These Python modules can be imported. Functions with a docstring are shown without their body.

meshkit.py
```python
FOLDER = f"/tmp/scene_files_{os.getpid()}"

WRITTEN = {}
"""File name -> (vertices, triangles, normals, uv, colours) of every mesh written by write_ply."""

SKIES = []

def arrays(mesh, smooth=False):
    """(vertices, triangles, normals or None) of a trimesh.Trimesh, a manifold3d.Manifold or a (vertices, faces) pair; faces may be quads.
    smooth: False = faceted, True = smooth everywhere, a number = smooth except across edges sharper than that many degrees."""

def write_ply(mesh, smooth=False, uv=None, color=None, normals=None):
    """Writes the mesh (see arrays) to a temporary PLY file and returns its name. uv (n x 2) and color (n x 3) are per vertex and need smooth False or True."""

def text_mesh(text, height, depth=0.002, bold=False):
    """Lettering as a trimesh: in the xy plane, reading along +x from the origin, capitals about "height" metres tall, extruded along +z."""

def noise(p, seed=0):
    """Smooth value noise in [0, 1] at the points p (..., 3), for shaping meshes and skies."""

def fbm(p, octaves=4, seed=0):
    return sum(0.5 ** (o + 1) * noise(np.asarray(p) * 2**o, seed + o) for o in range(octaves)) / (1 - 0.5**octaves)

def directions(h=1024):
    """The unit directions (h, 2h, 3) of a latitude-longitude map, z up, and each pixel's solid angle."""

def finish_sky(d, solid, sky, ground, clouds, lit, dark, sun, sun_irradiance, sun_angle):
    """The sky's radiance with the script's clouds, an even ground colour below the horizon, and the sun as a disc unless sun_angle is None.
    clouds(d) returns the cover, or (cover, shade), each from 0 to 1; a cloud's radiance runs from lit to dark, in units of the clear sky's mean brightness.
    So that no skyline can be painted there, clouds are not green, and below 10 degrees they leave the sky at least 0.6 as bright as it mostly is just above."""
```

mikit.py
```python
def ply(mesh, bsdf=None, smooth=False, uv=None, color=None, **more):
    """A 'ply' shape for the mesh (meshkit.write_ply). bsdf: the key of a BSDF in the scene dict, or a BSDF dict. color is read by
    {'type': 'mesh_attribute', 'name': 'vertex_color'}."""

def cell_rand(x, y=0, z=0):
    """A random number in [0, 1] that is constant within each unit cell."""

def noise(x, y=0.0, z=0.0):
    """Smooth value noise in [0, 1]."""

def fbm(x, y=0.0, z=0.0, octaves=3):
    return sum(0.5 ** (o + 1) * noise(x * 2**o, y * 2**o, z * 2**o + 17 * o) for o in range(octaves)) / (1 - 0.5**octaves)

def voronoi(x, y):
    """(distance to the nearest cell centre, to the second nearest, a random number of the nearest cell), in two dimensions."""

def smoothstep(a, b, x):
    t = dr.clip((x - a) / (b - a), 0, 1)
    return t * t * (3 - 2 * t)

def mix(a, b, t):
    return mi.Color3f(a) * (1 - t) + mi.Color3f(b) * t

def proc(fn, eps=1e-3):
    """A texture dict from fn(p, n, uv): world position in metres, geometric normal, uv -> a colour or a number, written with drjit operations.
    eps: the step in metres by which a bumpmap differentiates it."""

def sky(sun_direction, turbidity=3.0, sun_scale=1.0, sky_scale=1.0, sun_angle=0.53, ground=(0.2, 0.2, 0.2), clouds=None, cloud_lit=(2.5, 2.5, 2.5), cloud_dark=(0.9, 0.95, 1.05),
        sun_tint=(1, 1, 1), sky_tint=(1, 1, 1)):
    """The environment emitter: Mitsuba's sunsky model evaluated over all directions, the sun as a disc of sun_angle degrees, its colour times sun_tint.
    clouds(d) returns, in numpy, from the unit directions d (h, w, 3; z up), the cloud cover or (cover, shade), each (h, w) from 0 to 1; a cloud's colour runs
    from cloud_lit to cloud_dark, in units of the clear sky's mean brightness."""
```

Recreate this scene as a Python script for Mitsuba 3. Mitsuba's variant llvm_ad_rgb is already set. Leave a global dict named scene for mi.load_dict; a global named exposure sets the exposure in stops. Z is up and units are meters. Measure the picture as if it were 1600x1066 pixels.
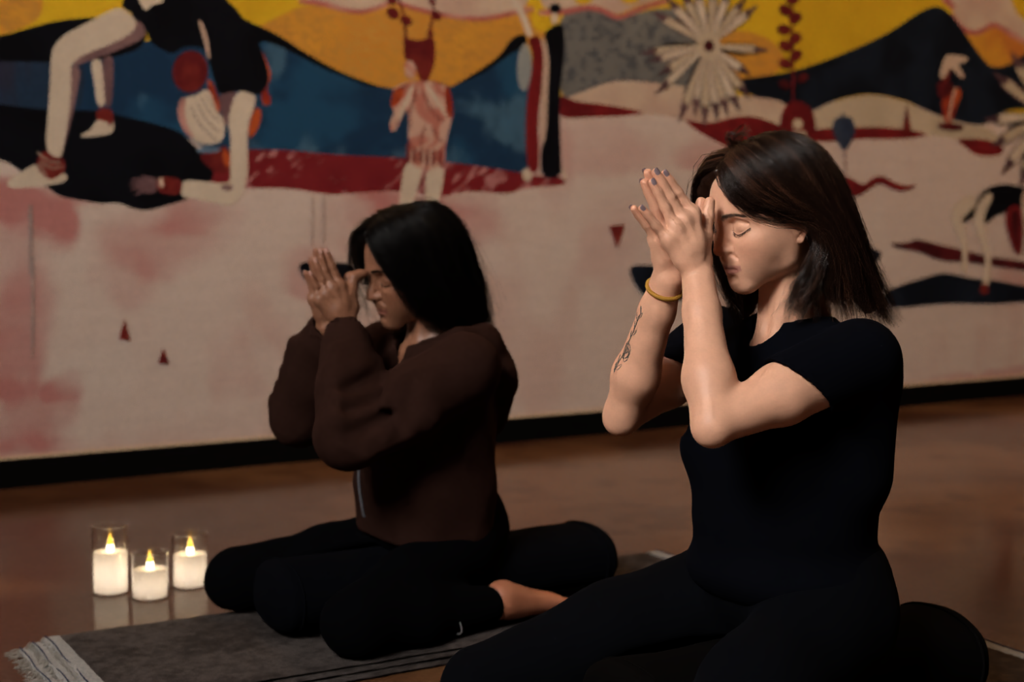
import math, os
import numpy as np
import trimesh
import drjit as dr
import mitsuba as mi
import mikit, meshkit
from mikit import noise, fbm, smoothstep, mix

T = mi.ScalarTransform4f
scene, labels = {}, {}
rng = np.random.default_rng(7)

# ---------------------------------------------------------------- camera
scene['camera'] = {
    'type': 'thinlens', 'fov_axis': 'x', 'fov': 2 * math.degrees(math.atan(800 / 2300.0)),
    'aperture_radius': 0.007, 'focus_distance': 2.10, 'near_clip': 0.05, 'far_clip': 60.0,
    'to_world': T().look_at(origin=[0, 0, 0.82], target=[0, 1, 0.82 - 203 / 2300.0], up=[0, 0, 1]),
}
exposure = 0.18

# ---------------------------------------------------------------- lights (room axes: E1 runs along the mural wall, E2 points into it)
E1 = np.array([0.8638, 0.5038, 0.0]); E2 = np.array([-0.5038, 0.8638, 0.0]); EZ = np.array([0, 0, 1.0])
def room(u, v, z=0.0):
    return E1 * u + E2 * v + EZ * z
WINDOW_LIGHT = (50.0, 47.0, 44.5)       # overcast daylight through the high window on the left
LAMP_LIGHT = (76.0, 42.0, 19.0)            # warm ceiling lamps
LAMPS = [(3.6, 2.7, 3.3), (5.6, 3.0, 3.3), (1.6, 3.3, 3.3), (6.4, 1.9, 3.3)]
WINDOW = dict(u=-2.0, v0=-0.5, v1=0.9, z0=2.5, z1=3.85)
LED_LIGHT = (4.7, 4.0, 3.2)
FLAME_LOW = (14.0, 9.5, 4.0)
FLAME_HIGH = (1.9, 0.90, 0.07)

# ---------------------------------------------------------------- scene helpers
COUNT = {}
def key_for(base, parent=None):
    k = f'{parent}__{base}' if parent else base
    n = COUNT.get(k, 0); COUNT[k] = n + 1
    return k if n == 0 else f'{k}_{n:03d}'
def put(name, mesh, mat, parent=None, label=None, cat=None, group=None, kind=None, **kw):
    k = key_for(name, parent)
    scene[k] = mikit.ply(mesh, mat, **kw)
    tag(k, label, cat, group, kind)
    return k
def tag(k, label=None, cat=None, group=None, kind=None):
    d = {a: b for a, b in (('label', label), ('category', cat), ('group', group), ('kind', kind)) if b}
    if d: labels[k] = d
def bsdf(name, d, two=False):
    scene[name] = {'type': 'twosided', 'bsdf': d} if two else d
    return name
def rgb(*c):
    return {'type': 'rgb', 'value': list(map(float, c))}
def srgb(*c):
    c = np.array(c, float) / 255
    return tuple(float(x) for x in np.where(c <= 0.04045, c / 12.92, ((c + 0.055) / 1.055) ** 2.4))
def quad_mesh(o, a, b, na=1, nb=1):
    i, j = np.meshgrid(np.linspace(0, 1, na + 1), np.linspace(0, 1, nb + 1), indexing='ij')
    v = np.asarray(o) + i[..., None] * np.asarray(a) + j[..., None] * np.asarray(b)
    idx = np.arange((na + 1) * (nb + 1)).reshape(na + 1, nb + 1)
    f = np.stack([idx[:-1, :-1], idx[1:, :-1], idx[1:, 1:], idx[:-1, 1:]], -1).reshape(-1, 4)
    return trimesh.Trimesh(v.reshape(-1, 3), np.vstack([f[:, [0, 1, 2]], f[:, [0, 2, 3]]]), process=False)
def box_mesh(o, a, b, c):
    """A box from the corner o with edge vectors a, b, c."""
    o, a, b, c = (np.asarray(x, float) for x in (o, a, b, c))
    v = np.array([o + i * a + j * b + k * c for i in (0, 1) for j in (0, 1) for k in (0, 1)])
    m = trimesh.Trimesh(v, [[0, 1, 3], [0, 3, 2], [4, 6, 7], [4, 7, 5], [0, 4, 5], [0, 5, 1], [2, 3, 7], [2, 7, 6], [0, 2, 6], [0, 6, 4], [1, 5, 7], [1, 7, 3]], process=False)
    if m.volume < 0: m.invert()
    return m
def join(*ms):
    return trimesh.util.concatenate([m for m in ms if m is not None])
def revolve(profile, n=64):
    return trimesh.creation.revolve(np.asarray(profile, float), sections=n)
def tube_mesh(pts, r, n=8, cap=True):
    pts = np.asarray(pts, float); r = np.broadcast_to(np.asarray(r, float), (len(pts),))
    t = np.gradient(pts, axis=0); t /= np.linalg.norm(t, axis=1, keepdims=True) + 1e-12
    ref = np.array([0.31, 0.2, 0.93]) if abs(t[0] @ [0.31, 0.2, 0.93]) < 0.9 else np.array([1.0, 0, 0])
    V = []
    for p, q, rr in zip(pts, t, r):
        ref = ref - q * (ref @ q); ref /= np.linalg.norm(ref)
        b = np.cross(q, ref)
        a = np.arange(n) * 2 * np.pi / n
        V.append(p + rr * (np.cos(a)[:, None] * ref + np.sin(a)[:, None] * b))
    V = np.vstack(V); F = []
    for i in range(len(pts) - 1):
        for j in range(n):
            a, b = i * n + j, i * n + (j + 1) % n
            F += [[a, b, b + n], [a, b + n, a + n]]
    if cap:
        V = np.vstack([V, pts[0], pts[-1]]); c0, c1 = len(V) - 2, len(V) - 1; m = (len(pts) - 1) * n
        for j in range(n):
            F += [[c0, (j + 1) % n, j], [c1, m + j, m + (j + 1) % n]]
    return trimesh.Trimesh(V, F, process=False)
def chaikin(p, it=2, closed=True):
    p = np.asarray(p, float)
    for _ in range(it):
        q = np.roll(p, -1, 0) if closed else p[1:]
        a = p if closed else p[:-1]
        n = np.empty((2 * len(a), p.shape[1])); n[0::2] = 0.75 * a + 0.25 * q; n[1::2] = 0.25 * a + 0.75 * q
        p = n if closed else np.vstack([p[:1], n, p[-1:]])
    return p
def spline(p, n):
    from scipy.interpolate import CubicSpline
    p = np.asarray(p, float); t = np.concatenate([[0], np.cumsum(np.linalg.norm(np.diff(p, axis=0), axis=1))])
    return CubicSpline(t, p)(np.linspace(0, t[-1], n))

# ---------------------------------------------------------------- signed-distance modelling (bodies, clothes, cushions are each one continuous surface)
def rot_xyz(rx, ry, rz):
    from scipy.spatial.transform import Rotation
    return Rotation.from_euler('xyz', [rx, ry, rz], degrees=True).as_matrix()
class Frame:
    """A rigid frame with uniform scale: local metres to world."""
    def __init__(self, o=(0, 0, 0), R=np.eye(3), s=1.0):
        self.o, self.R, self.s = np.asarray(o, float), np.asarray(R, float), float(s)
    def p(self, x):
        return self.o + self.s * (np.asarray(x, float) @ self.R.T)
    def inv(self, x):
        return (np.asarray(x) - self.o) @ self.R / self.s
WORLD = Frame()
class Vol:
    """A grid of distances; shapes are blended into it one by one inside their own boxes."""
    def __init__(self, lo, hi, h):
        self.h, self.lo = h, np.asarray(lo, float)
        self.n = np.ceil((np.asarray(hi) - self.lo) / h).astype(int) + 1
        self.ax = [(self.lo[i] + h * np.arange(self.n[i])).astype(np.float32) for i in range(3)]
        self.D = np.full(self.n, 1.0, np.float32)
    def _sub(self, lo, hi, pad):
        a = np.clip(np.floor((np.asarray(lo) - pad - self.lo) / self.h).astype(int), 0, self.n)
        b = np.clip(np.ceil((np.asarray(hi) + pad - self.lo) / self.h).astype(int) + 1, 0, self.n)
        if (b <= a).any(): return None, None
        s = tuple(slice(i, j) for i, j in zip(a, b))
        return s, (self.ax[0][s[0]][:, None, None], self.ax[1][s[1]][None, :, None], self.ax[2][s[2]][None, None, :])
    def op(self, prim, k=0.01, mode='add'):
        lo, hi, f = prim
        s, X = self._sub(lo, hi, k + 4 * self.h + 0.004)
        if s is None: return self
        d = f(*X).astype(np.float32)
        if d.shape != self.D[s].shape: d = np.broadcast_to(d, self.D[s].shape)
        e = self.D[s]
        if mode == 'add':
            g = np.maximum(k - np.abs(e - d), 0) / k
            self.D[s] = np.minimum(e, d) - g * g * k * 0.25
        elif mode == 'sub':
            d = -d; g = np.maximum(k - np.abs(e - d), 0) / k
            self.D[s] = np.maximum(e, d) + g * g * k * 0.25
        return self
    def add(self, prim, k=0.01): return self.op(prim, k)
    def sub(self, prim, k=0.004): return self.op(prim, k, 'sub')
    def cut(self, point, normal, k=0.004):
        """Removes what lies on the normal's side of the plane."""
        n = np.asarray(normal, float); n /= np.linalg.norm(n); c = float(n @ np.asarray(point))
        d = (self.ax[0][:, None, None] * np.float32(n[0]) + self.ax[1][None, :, None] * np.float32(n[1]) + self.ax[2][None, None, :] * np.float32(n[2])) - np.float32(c)
        g = np.maximum(k - np.abs(self.D - d), 0) / k
        self.D = np.maximum(self.D, d) + g * g * k * 0.25
        return self
    def value(self, P):
        from scipy.ndimage import map_coordinates
        return map_coordinates(self.D, ((np.asarray(P) - self.lo) / self.h).T, order=1, mode='nearest')
    def grad(self, P, e=None):
        e = e or self.h
        g = np.stack([self.value(P + np.eye(3)[i] * e) - self.value(P - np.eye(3)[i] * e) for i in range(3)], 1)
        return g / (np.linalg.norm(g, axis=1, keepdims=True) + 1e-9)
    def mesh(self, smooth=2):
        """Surface nets."""
        D = self.D; D[[0, -1]] = np.maximum(D[[0, -1]], 1e-4); D[:, [0, -1]] = np.maximum(D[:, [0, -1]], 1e-4); D[:, :, [0, -1]] = np.maximum(D[:, :, [0, -1]], 1e-4)
        S = D < 0
        cnt = np.zeros(np.array(S.shape) - 1, np.int8)
        for i in (0, 1):
            for j in (0, 1):
                for k in (0, 1):
                    cnt += S[i:S.shape[0] - 1 + i, j:S.shape[1] - 1 + j, k:S.shape[2] - 1 + k]
        act = (cnt > 0) & (cnt < 8)
        cells = np.argwhere(act); idx = np.full(act.shape, -1, np.int64); idx[act] = np.arange(len(cells))
        acc = np.zeros((len(cells), 3)); num = np.zeros(len(cells))
        corners = [(i, j, k) for i in (0, 1) for j in (0, 1) for k in (0, 1)]
        val = {c: D[cells[:, 0] + c[0], cells[:, 1] + c[1], cells[:, 2] + c[2]].astype(float) for c in corners}
        for a in corners:
            for ax in range(3):
                if a[ax]: continue
                b = list(a); b[ax] = 1; b = tuple(b)
                va, vb = val[a], val[b]; m = (va < 0) != (vb < 0)
                t = va[m] / (va[m] - vb[m])
                q = np.tile(np.array(a, float), (m.sum(), 1)); q[:, ax] = t
                acc[m] += q; num[m] += 1
        V = self.lo + self.h * (cells + acc / num[:, None])
        F = []
        for ax in range(3):
            u, v = (ax + 1) % 3, (ax + 2) % 3
            sl0 = [slice(None)] * 3; sl1 = [slice(None)] * 3
            sl0[ax] = slice(0, -1); sl1[ax] = slice(1, None)
            for q in (u, v):
                sl0[q] = slice(1, -1); sl1[q] = slice(1, -1)
            a, b = S[tuple(sl0)], S[tuple(sl1)]
            e = np.argwhere(a != b); inside = a[tuple(e.T)]
            e = e.copy(); e[:, u] += 1; e[:, v] += 1
            def at(du, dv):
                c = e.copy(); c[:, u] -= du; c[:, v] -= dv
                return idx[c[:, 0], c[:, 1], c[:, 2]]
            q = np.stack([at(1, 1), at(0, 1), at(0, 0), at(1, 0)], 1)
            q[~inside] = q[~inside][:, ::-1]
            F.append(q)
        F = np.vstack(F)
        tri = np.vstack([F[:, [0, 1, 2]], F[:, [0, 2, 3]]])
        m = trimesh.Trimesh(V, tri, process=False)
        for _ in range(smooth):
            m = relax(m, 0.5); m = relax(m, -0.52)
        return m
def relax(m, lam):
    import scipy.sparse as sp
    f = m.faces; n = len(m.vertices)
    i = np.concatenate([f[:, 0], f[:, 1], f[:, 2], f[:, 1], f[:, 2], f[:, 0]]); j = np.concatenate([f[:, 1], f[:, 2], f[:, 0], f[:, 0], f[:, 1], f[:, 2]])
    A = sp.coo_matrix((np.ones(len(i)), (i, j)), shape=(n, n)).tocsr(); A.data[:] = 1
    deg = np.asarray(A.sum(1)).ravel(); deg[deg == 0] = 1
    v = np.asarray(m.vertices)
    return trimesh.Trimesh(v + lam * (A @ v / deg[:, None] - v), f, process=False)
def vnormals(m):
    v, f, n = meshkit.arrays(m, True)
    return n
def cone(a, b, r1, r2=None, F=WORLD):
    """A limb: a capsule from a to b whose radius runs from r1 to r2."""
    r2 = r1 if r2 is None else r2
    a, b, r1, r2 = F.p(a), F.p(b), r1 * F.s, r2 * F.s
    ab = b - a; L = float(ab @ ab) + 1e-12; rm = max(r1, r2)
    def f(X, Y, Z):
        x, y, z = X - np.float32(a[0]), Y - np.float32(a[1]), Z - np.float32(a[2])
        t = np.clip((x * np.float32(ab[0]) + y * np.float32(ab[1]) + z * np.float32(ab[2])) / np.float32(L), 0, 1)
        return np.sqrt((x - t * np.float32(ab[0])) ** 2 + (y - t * np.float32(ab[1])) ** 2 + (z - t * np.float32(ab[2])) ** 2) - (np.float32(r1) + np.float32(r2 - r1) * t)
    return np.minimum(a, b) - rm, np.maximum(a, b) + rm, f
def ell(c, r, R=np.eye(3), F=WORLD):
    """An ellipsoid with radii r, turned by R."""
    c, r, Q = F.p(c), np.asarray(r, float) * F.s, F.R @ R
    ext = np.sqrt(((Q * r) ** 2).sum(1))
    A = (Q / r).T.astype(np.float32); B = (Q / r ** 2).T.astype(np.float32)
    def f(X, Y, Z):
        x, y, z = X - np.float32(c[0]), Y - np.float32(c[1]), Z - np.float32(c[2])
        k0 = np.sqrt(sum((A[i, 0] * x + A[i, 1] * y + A[i, 2] * z) ** 2 for i in range(3)))
        k1 = np.sqrt(sum((B[i, 0] * x + B[i, 1] * y + B[i, 2] * z) ** 2 for i in range(3)))
        return k0 * (k0 - 1) / np.maximum(k1, 1e-6)
    return c - ext, c + ext, f
def rbox(c, half, R=np.eye(3), r=0.01, F=WORLD):
    c, half, Q, r = F.p(c), np.asarray(half, float) * F.s, F.R @ R, r * F.s
    ext = (np.abs(Q) * half).sum(1); q = Q.astype(np.float32)
    def f(X, Y, Z):
        x, y, z = X - np.float32(c[0]), Y - np.float32(c[1]), Z - np.float32(c[2])
        d = [np.abs(q[0, i] * x + q[1, i] * y + q[2, i] * z) - np.float32(half[i] - r) for i in range(3)]
        return np.sqrt(sum(np.maximum(t, 0) ** 2 for t in d)) + np.minimum(np.maximum(np.maximum(d[0], d[1]), d[2]), 0) - np.float32(r)
    return c - ext, c + ext, f
def chain(V, pts, rad, k=0.006, F=WORLD):
    for i in range(len(pts) - 1):
        V.add(cone(pts[i], pts[i + 1], rad[i], rad[i + 1], F), k)

# ---------------------------------------------------------------- room
CREAM = np.array([0.60, 0.48, 0.37])
def wall_uv(p):
    return (p.x + 1.517) * 0.8638 + (p.y - 4.307) * 0.5038, p.z
def wash(u, z, f=6.0):
    return fbm(u * f, z * f, 0.0, 4)
BLOTCHES = [  # where the red wash lies thick: along the wall, height, half sizes, strength
    (0.097, 0.820, 0.130, 0.085, 0.80),
    (0.179, 0.782, 0.056, 0.080, 0.70),
    (0.043, 0.538, 0.129, 0.284, 0.60),
    (0.122, 0.267, 0.113, 0.106, 0.55),
    (0.059, 0.137, 0.207, 0.058, 0.50),
    (0.214, 0.320, 0.057, 0.058, 0.40),
    (0.497, 0.741, 0.226, 0.109, 0.35),
    (0.600, 0.800, 0.146, 0.060, 0.30),
    (1.167, 0.788, 0.141, 0.106, 0.55),
    (1.308, 0.820, 0.145, 0.064, 0.50),
    (1.552, 0.776, 0.178, 0.132, 0.45),
    (0.961, 0.613, 0.090, 0.094, 0.35),
    (1.356, 0.842, 0.221, 0.065, 0.40),
    (1.914, 0.979, 0.108, 0.136, 0.30),
    (2.690, 1.051, 0.220, 0.053, 0.35),
    (2.105, 1.051, 0.314, 0.092, 0.22),
    (0.098, 0.876, 0.225, 0.047, 0.60),
    (4.316, 0.100, 0.511, 0.029, 0.50),
    (4.339, 0.511, 0.166, 0.057, 0.40),
    (0.760, 0.350, 0.130, 0.124, 0.20),
    (2.191, 0.680, 0.173, 0.188, 0.18),
    (0.395, 0.625, 0.120, 0.118, 0.25),
]
def pink_wall(p, n, uv):
    u, z = wall_uv(p)
    w = fbm(u * 1.7 + 3.1, z * 2.1 + 5.0, 0.0, 4); b = fbm(u * 9 + 1.0, z * 4 + 2.0, 2.0, 3); c = fbm(u * 4.3 + 7.0, z * 9.0 + 4.0, 5.0, 4)
    du, dz = u + 0.16 * (b - 0.5) + 0.05 * (c - 0.5), z + 0.16 * (c - 0.5) + 0.05 * (b - 0.5)
    wash = 0.0
    for cu, cz, ru, rz, k in BLOTCHES:
        d = dr.sqrt(dr.square((du - cu) / ru) + dr.square((dz - cz) / rz))
        wash = wash + k * smoothstep(1.25, 0.55, d)
    t = smoothstep(0.45, 0.68, w * 0.7 + b * 0.3)
    base = mix((0.55, 0.445, 0.38), (0.505, 0.36, 0.305), t * 0.8)
    base = mix(base, (0.40, 0.135, 0.125), dr.clip(wash * (0.40 + 1.15 * c), 0, 0.88))
    pale = smoothstep(0.60, 0.72, fbm(u * 4.0 + 20.0, z * 3.0 + 7.0, 8.0, 3))
    brush = noise(u * 9 + 3 * c, z * 70) - 0.5
    return mix(base, (0.56, 0.475, 0.41), pale * 0.5) * (0.95 + 0.10 * noise(u * 160, z * 160)) * (1 + 0.05 * brush)
PALETTE = []                                # plain wall paints share one material: a sheet's uv says which paint it is
def paint(c, amp=0.18, f=7.0, c2=None, streak=(1.0, 1.0)):
    PALETTE.append((*c, *(tuple(0.7 * x for x in c) if c2 is None else c2), f * streak[0], f * streak[1], amp))
    return len(PALETTE) - 1
def wall_paint(p, n, uv):
    u, z = wall_uv(p)
    k = mi.UInt32(dr.clip(dr.floor(uv.x * 64), 0, len(PALETTE) - 1))
    g = lambda i: dr.gather(mi.Float, TABLE[i], k)
    t = smoothstep(0.35, 0.7, fbm(u * g(6) + 1.7, z * g(7) + 3.3, 0.0, 3))
    c = mix(mi.Color3f(g(0), g(1), g(2)), mi.Color3f(g(3), g(4), g(5)), t)
    return c * (1 + g(8) * (noise(u * 140, z * 140) - 0.5))
def hatch(p, n, uv):
    u, z = wall_uv(p)
    t = smoothstep(0.35, 0.65, noise(u * 55 + 6 * noise(u * 4, z * 4), (z + 0.25 * u) * 190 + 4 * noise(u * 9, z * 9)))
    w = fbm(u * 5, z * 5, 1.0, 3)
    return mix(mix((0.62, 0.31, 0.035), (0.50, 0.20, 0.03), w), mix((0.40, 0.16, 0.03), (0.56, 0.30, 0.06), w), t * 0.8)
def scratched(p, n, uv):
    u, z = wall_uv(p)
    a, b = u * 0.75 + z * 0.66, -u * 0.66 + z * 0.75
    s = smoothstep(0.60, 0.74, noise(a * 22, b * 95)) * smoothstep(0.42, 0.6, fbm(u * 9, z * 9, 3.0, 2))
    return mix(mix((0.20, 0.018, 0.022), (0.13, 0.010, 0.014), fbm(u * 12, z * 12, 0.0, 3)), (0.44, 0.20, 0.19), s * 0.75)
def blue_wash(p, n, uv):
    u, z = wall_uv(p)
    w = fbm(u * 5.5 + 2.0, z * 8.0, 0.0, 4); c = fbm(u * 9 + 8.0, z * 6 + 4.0, 6.0, 4)
    col = mix((0.014, 0.058, 0.118), (0.010, 0.032, 0.072), smoothstep(0.35, 0.62, w))
    return mix(col, (0.055, 0.125, 0.19), smoothstep(0.55, 0.75, c) * 0.75)
def grey_wash(p, n, uv):
    u, z = wall_uv(p)
    g = fbm(u * 40, z * 55, 0.0, 3); w = fbm(u * 6, z * 6, 2.0, 3)
    return mix(mix((0.125, 0.125, 0.12), (0.185, 0.18, 0.155), w), (0.075, 0.08, 0.085), smoothstep(0.45, 0.7, g))
def lined_red(p, n, uv):
    u, z = wall_uv(p)
    s = smoothstep(0.52, 0.66, noise(u * 60 + 8 * noise(u * 12, z * 12), z * 22))
    return mix((0.52, 0.33, 0.25), (0.36, 0.075, 0.05), s * 0.7)
def P_(fn): return {'type': 'principled', 'base_color': mikit.proc(fn), 'roughness': 0.8, 'specular': 0.06}
PAINT = {
    'yellow': paint((0.62, 0.40, 0.018), 0.10, 3.0, (0.54, 0.33, 0.016)), 'orange_hatch': P_(hatch), 'orange': paint((0.56, 0.26, 0.03), 0.1, 8, (0.47, 0.16, 0.03)),
    'cream': paint((0.53, 0.41, 0.30), 0.1, 5, (0.47, 0.33, 0.25)), 'cream_pale': paint((0.50, 0.41, 0.29), 0.1, 5, (0.44, 0.36, 0.25)), 'cream_white': paint((0.58, 0.49, 0.375), 0.08, 6, (0.53, 0.44, 0.335)),
    'rose': paint((0.38, 0.10, 0.085), 0.2, 12, (0.45, 0.19, 0.15)), 'grey': P_(grey_wash), 'navy': paint((0.0045, 0.0065, 0.011), 0.2, 6, (0.008, 0.0125, 0.022)),
    'blue': P_(blue_wash), 'indigo': paint((0.022, 0.024, 0.042), 0.2, 9, (0.014, 0.030, 0.058), (1.5, 0.6)), 'black': paint((0.0025, 0.0028, 0.0045), 0.2, 6, (0.0035, 0.004, 0.0065)),
    'red': paint((0.165, 0.012, 0.014), 0.2, 10, (0.11, 0.009, 0.011)), 'red_scratched': P_(scratched), 'brick_red': paint((0.15, 0.018, 0.015), 0.25, 22, (0.10, 0.010, 0.012)),
    'maroon': paint((0.085, 0.010, 0.012), 0.25, 15, (0.05, 0.007, 0.009)), 'mauve': paint((0.20, 0.115, 0.11), 0.2, 10, (0.13, 0.07, 0.075)), 'pink': paint((0.45, 0.22, 0.18), 0.15, 9),
    'orange_red': paint((0.42, 0.075, 0.02), 0.25, 14, (0.22, 0.022, 0.014)), 'pale_blue': paint((0.13, 0.21, 0.30), 0.2, 12), 'pale_grey': paint((0.33, 0.33, 0.29), 0.12, 9, (0.24, 0.26, 0.25)),
    'plum': paint((0.11, 0.055, 0.06), 0.25, 16, (0.06, 0.03, 0.036)), 'ink_blue': paint((0.022, 0.032, 0.06), 0.2, 14, (0.035, 0.05, 0.08)), 'cream_red': P_(lined_red),
    'drip_grey': paint((0.30, 0.235, 0.215), 0.2, 30, (0.40, 0.30, 0.26)),
}
TABLE = [mi.Float([float(q[i]) for q in PALETTE]) for i in range(9)]
bsdf('wall_paint', P_(wall_paint), True)
for k, v in PAINT.items():
    if isinstance(v, dict): bsdf('paint_' + k, v, True)
bsdf('pink_wall_paint', {'type': 'principled', 'base_color': mikit.proc(pink_wall), 'roughness': 0.8, 'specular': 0.15}, True)
bsdf('baseboard_rubber', {'type': 'principled', 'base_color': rgb(0.0022, 0.002, 0.002), 'roughness': 0.8, 'specular': 0.04}, True)
bsdf('edge_strip', {'type': 'principled', 'base_color': rgb(0.60, 0.44, 0.28), 'roughness': 0.7, 'specular': 0.2}, True)
bsdf('plain_wall', {'type': 'principled', 'base_color': rgb(0.10, 0.08, 0.07), 'roughness': 0.9, 'specular': 0.1}, True)
def concrete(p, n, uv):
    w = fbm(p.x * 1.3, p.y * 1.9, 0.0, 4); s = fbm(p.x * 7 + 3, p.y * 7, 1.0, 3); g = noise(p.x * 210, p.y * 210)
    col = mix((0.058, 0.024, 0.0115), (0.112, 0.053, 0.024), smoothstep(0.35, 0.65, w))
    col = mix(col, (0.040, 0.016, 0.008), smoothstep(0.5, 0.75, s) * 0.5)
    return col * (0.85 + 0.3 * g)
def concrete_rough(p, n, uv):
    return 0.11 + 0.06 * fbm(p.x * 5, p.y * 5, 3.0, 3)
bsdf('polished_concrete', {'type': 'principled', 'base_color': mikit.proc(concrete), 'roughness': mikit.proc(concrete_rough), 'specular': 0.15}, True)

WALL_O = np.array([-1.517, 4.307, 0.0])
W_V = float(WALL_O @ E2); U0 = float(WALL_O @ E1)
def wp(u, z, off=0.0):                      # a point of the mural wall, off metres out of it
    return WALL_O + E1 * u + EZ * z - E2 * off
put('floor', quad_mesh(room(-4.5, -3.0), E1 * 14.5, E2 * (W_V + 3.0)), 'polished_concrete', kind='structure', label='polished brown concrete floor reflecting the candles')
put('wall_back', quad_mesh(wp(-4.5 - U0, 0), E1 * 14.5, EZ * 4.2), 'pink_wall_paint', kind='structure', label='wall with a colourful hand-painted mural on a pink ground')
put('baseboard_back', box_mesh(wp(-4.5 - U0, 0, 0.012), E1 * 14.5, E2 * 0.012, EZ * 0.086), 'baseboard_rubber', kind='structure', label='black baseboard along the foot of the mural wall')
put('trim_1', box_mesh(wp(-4.5 - U0, 0.086, 0.006), E1 * 14.5, E2 * 0.006, EZ * 0.007), 'edge_strip', kind='structure', label='thin pale edge strip between mural and baseboard')
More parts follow.
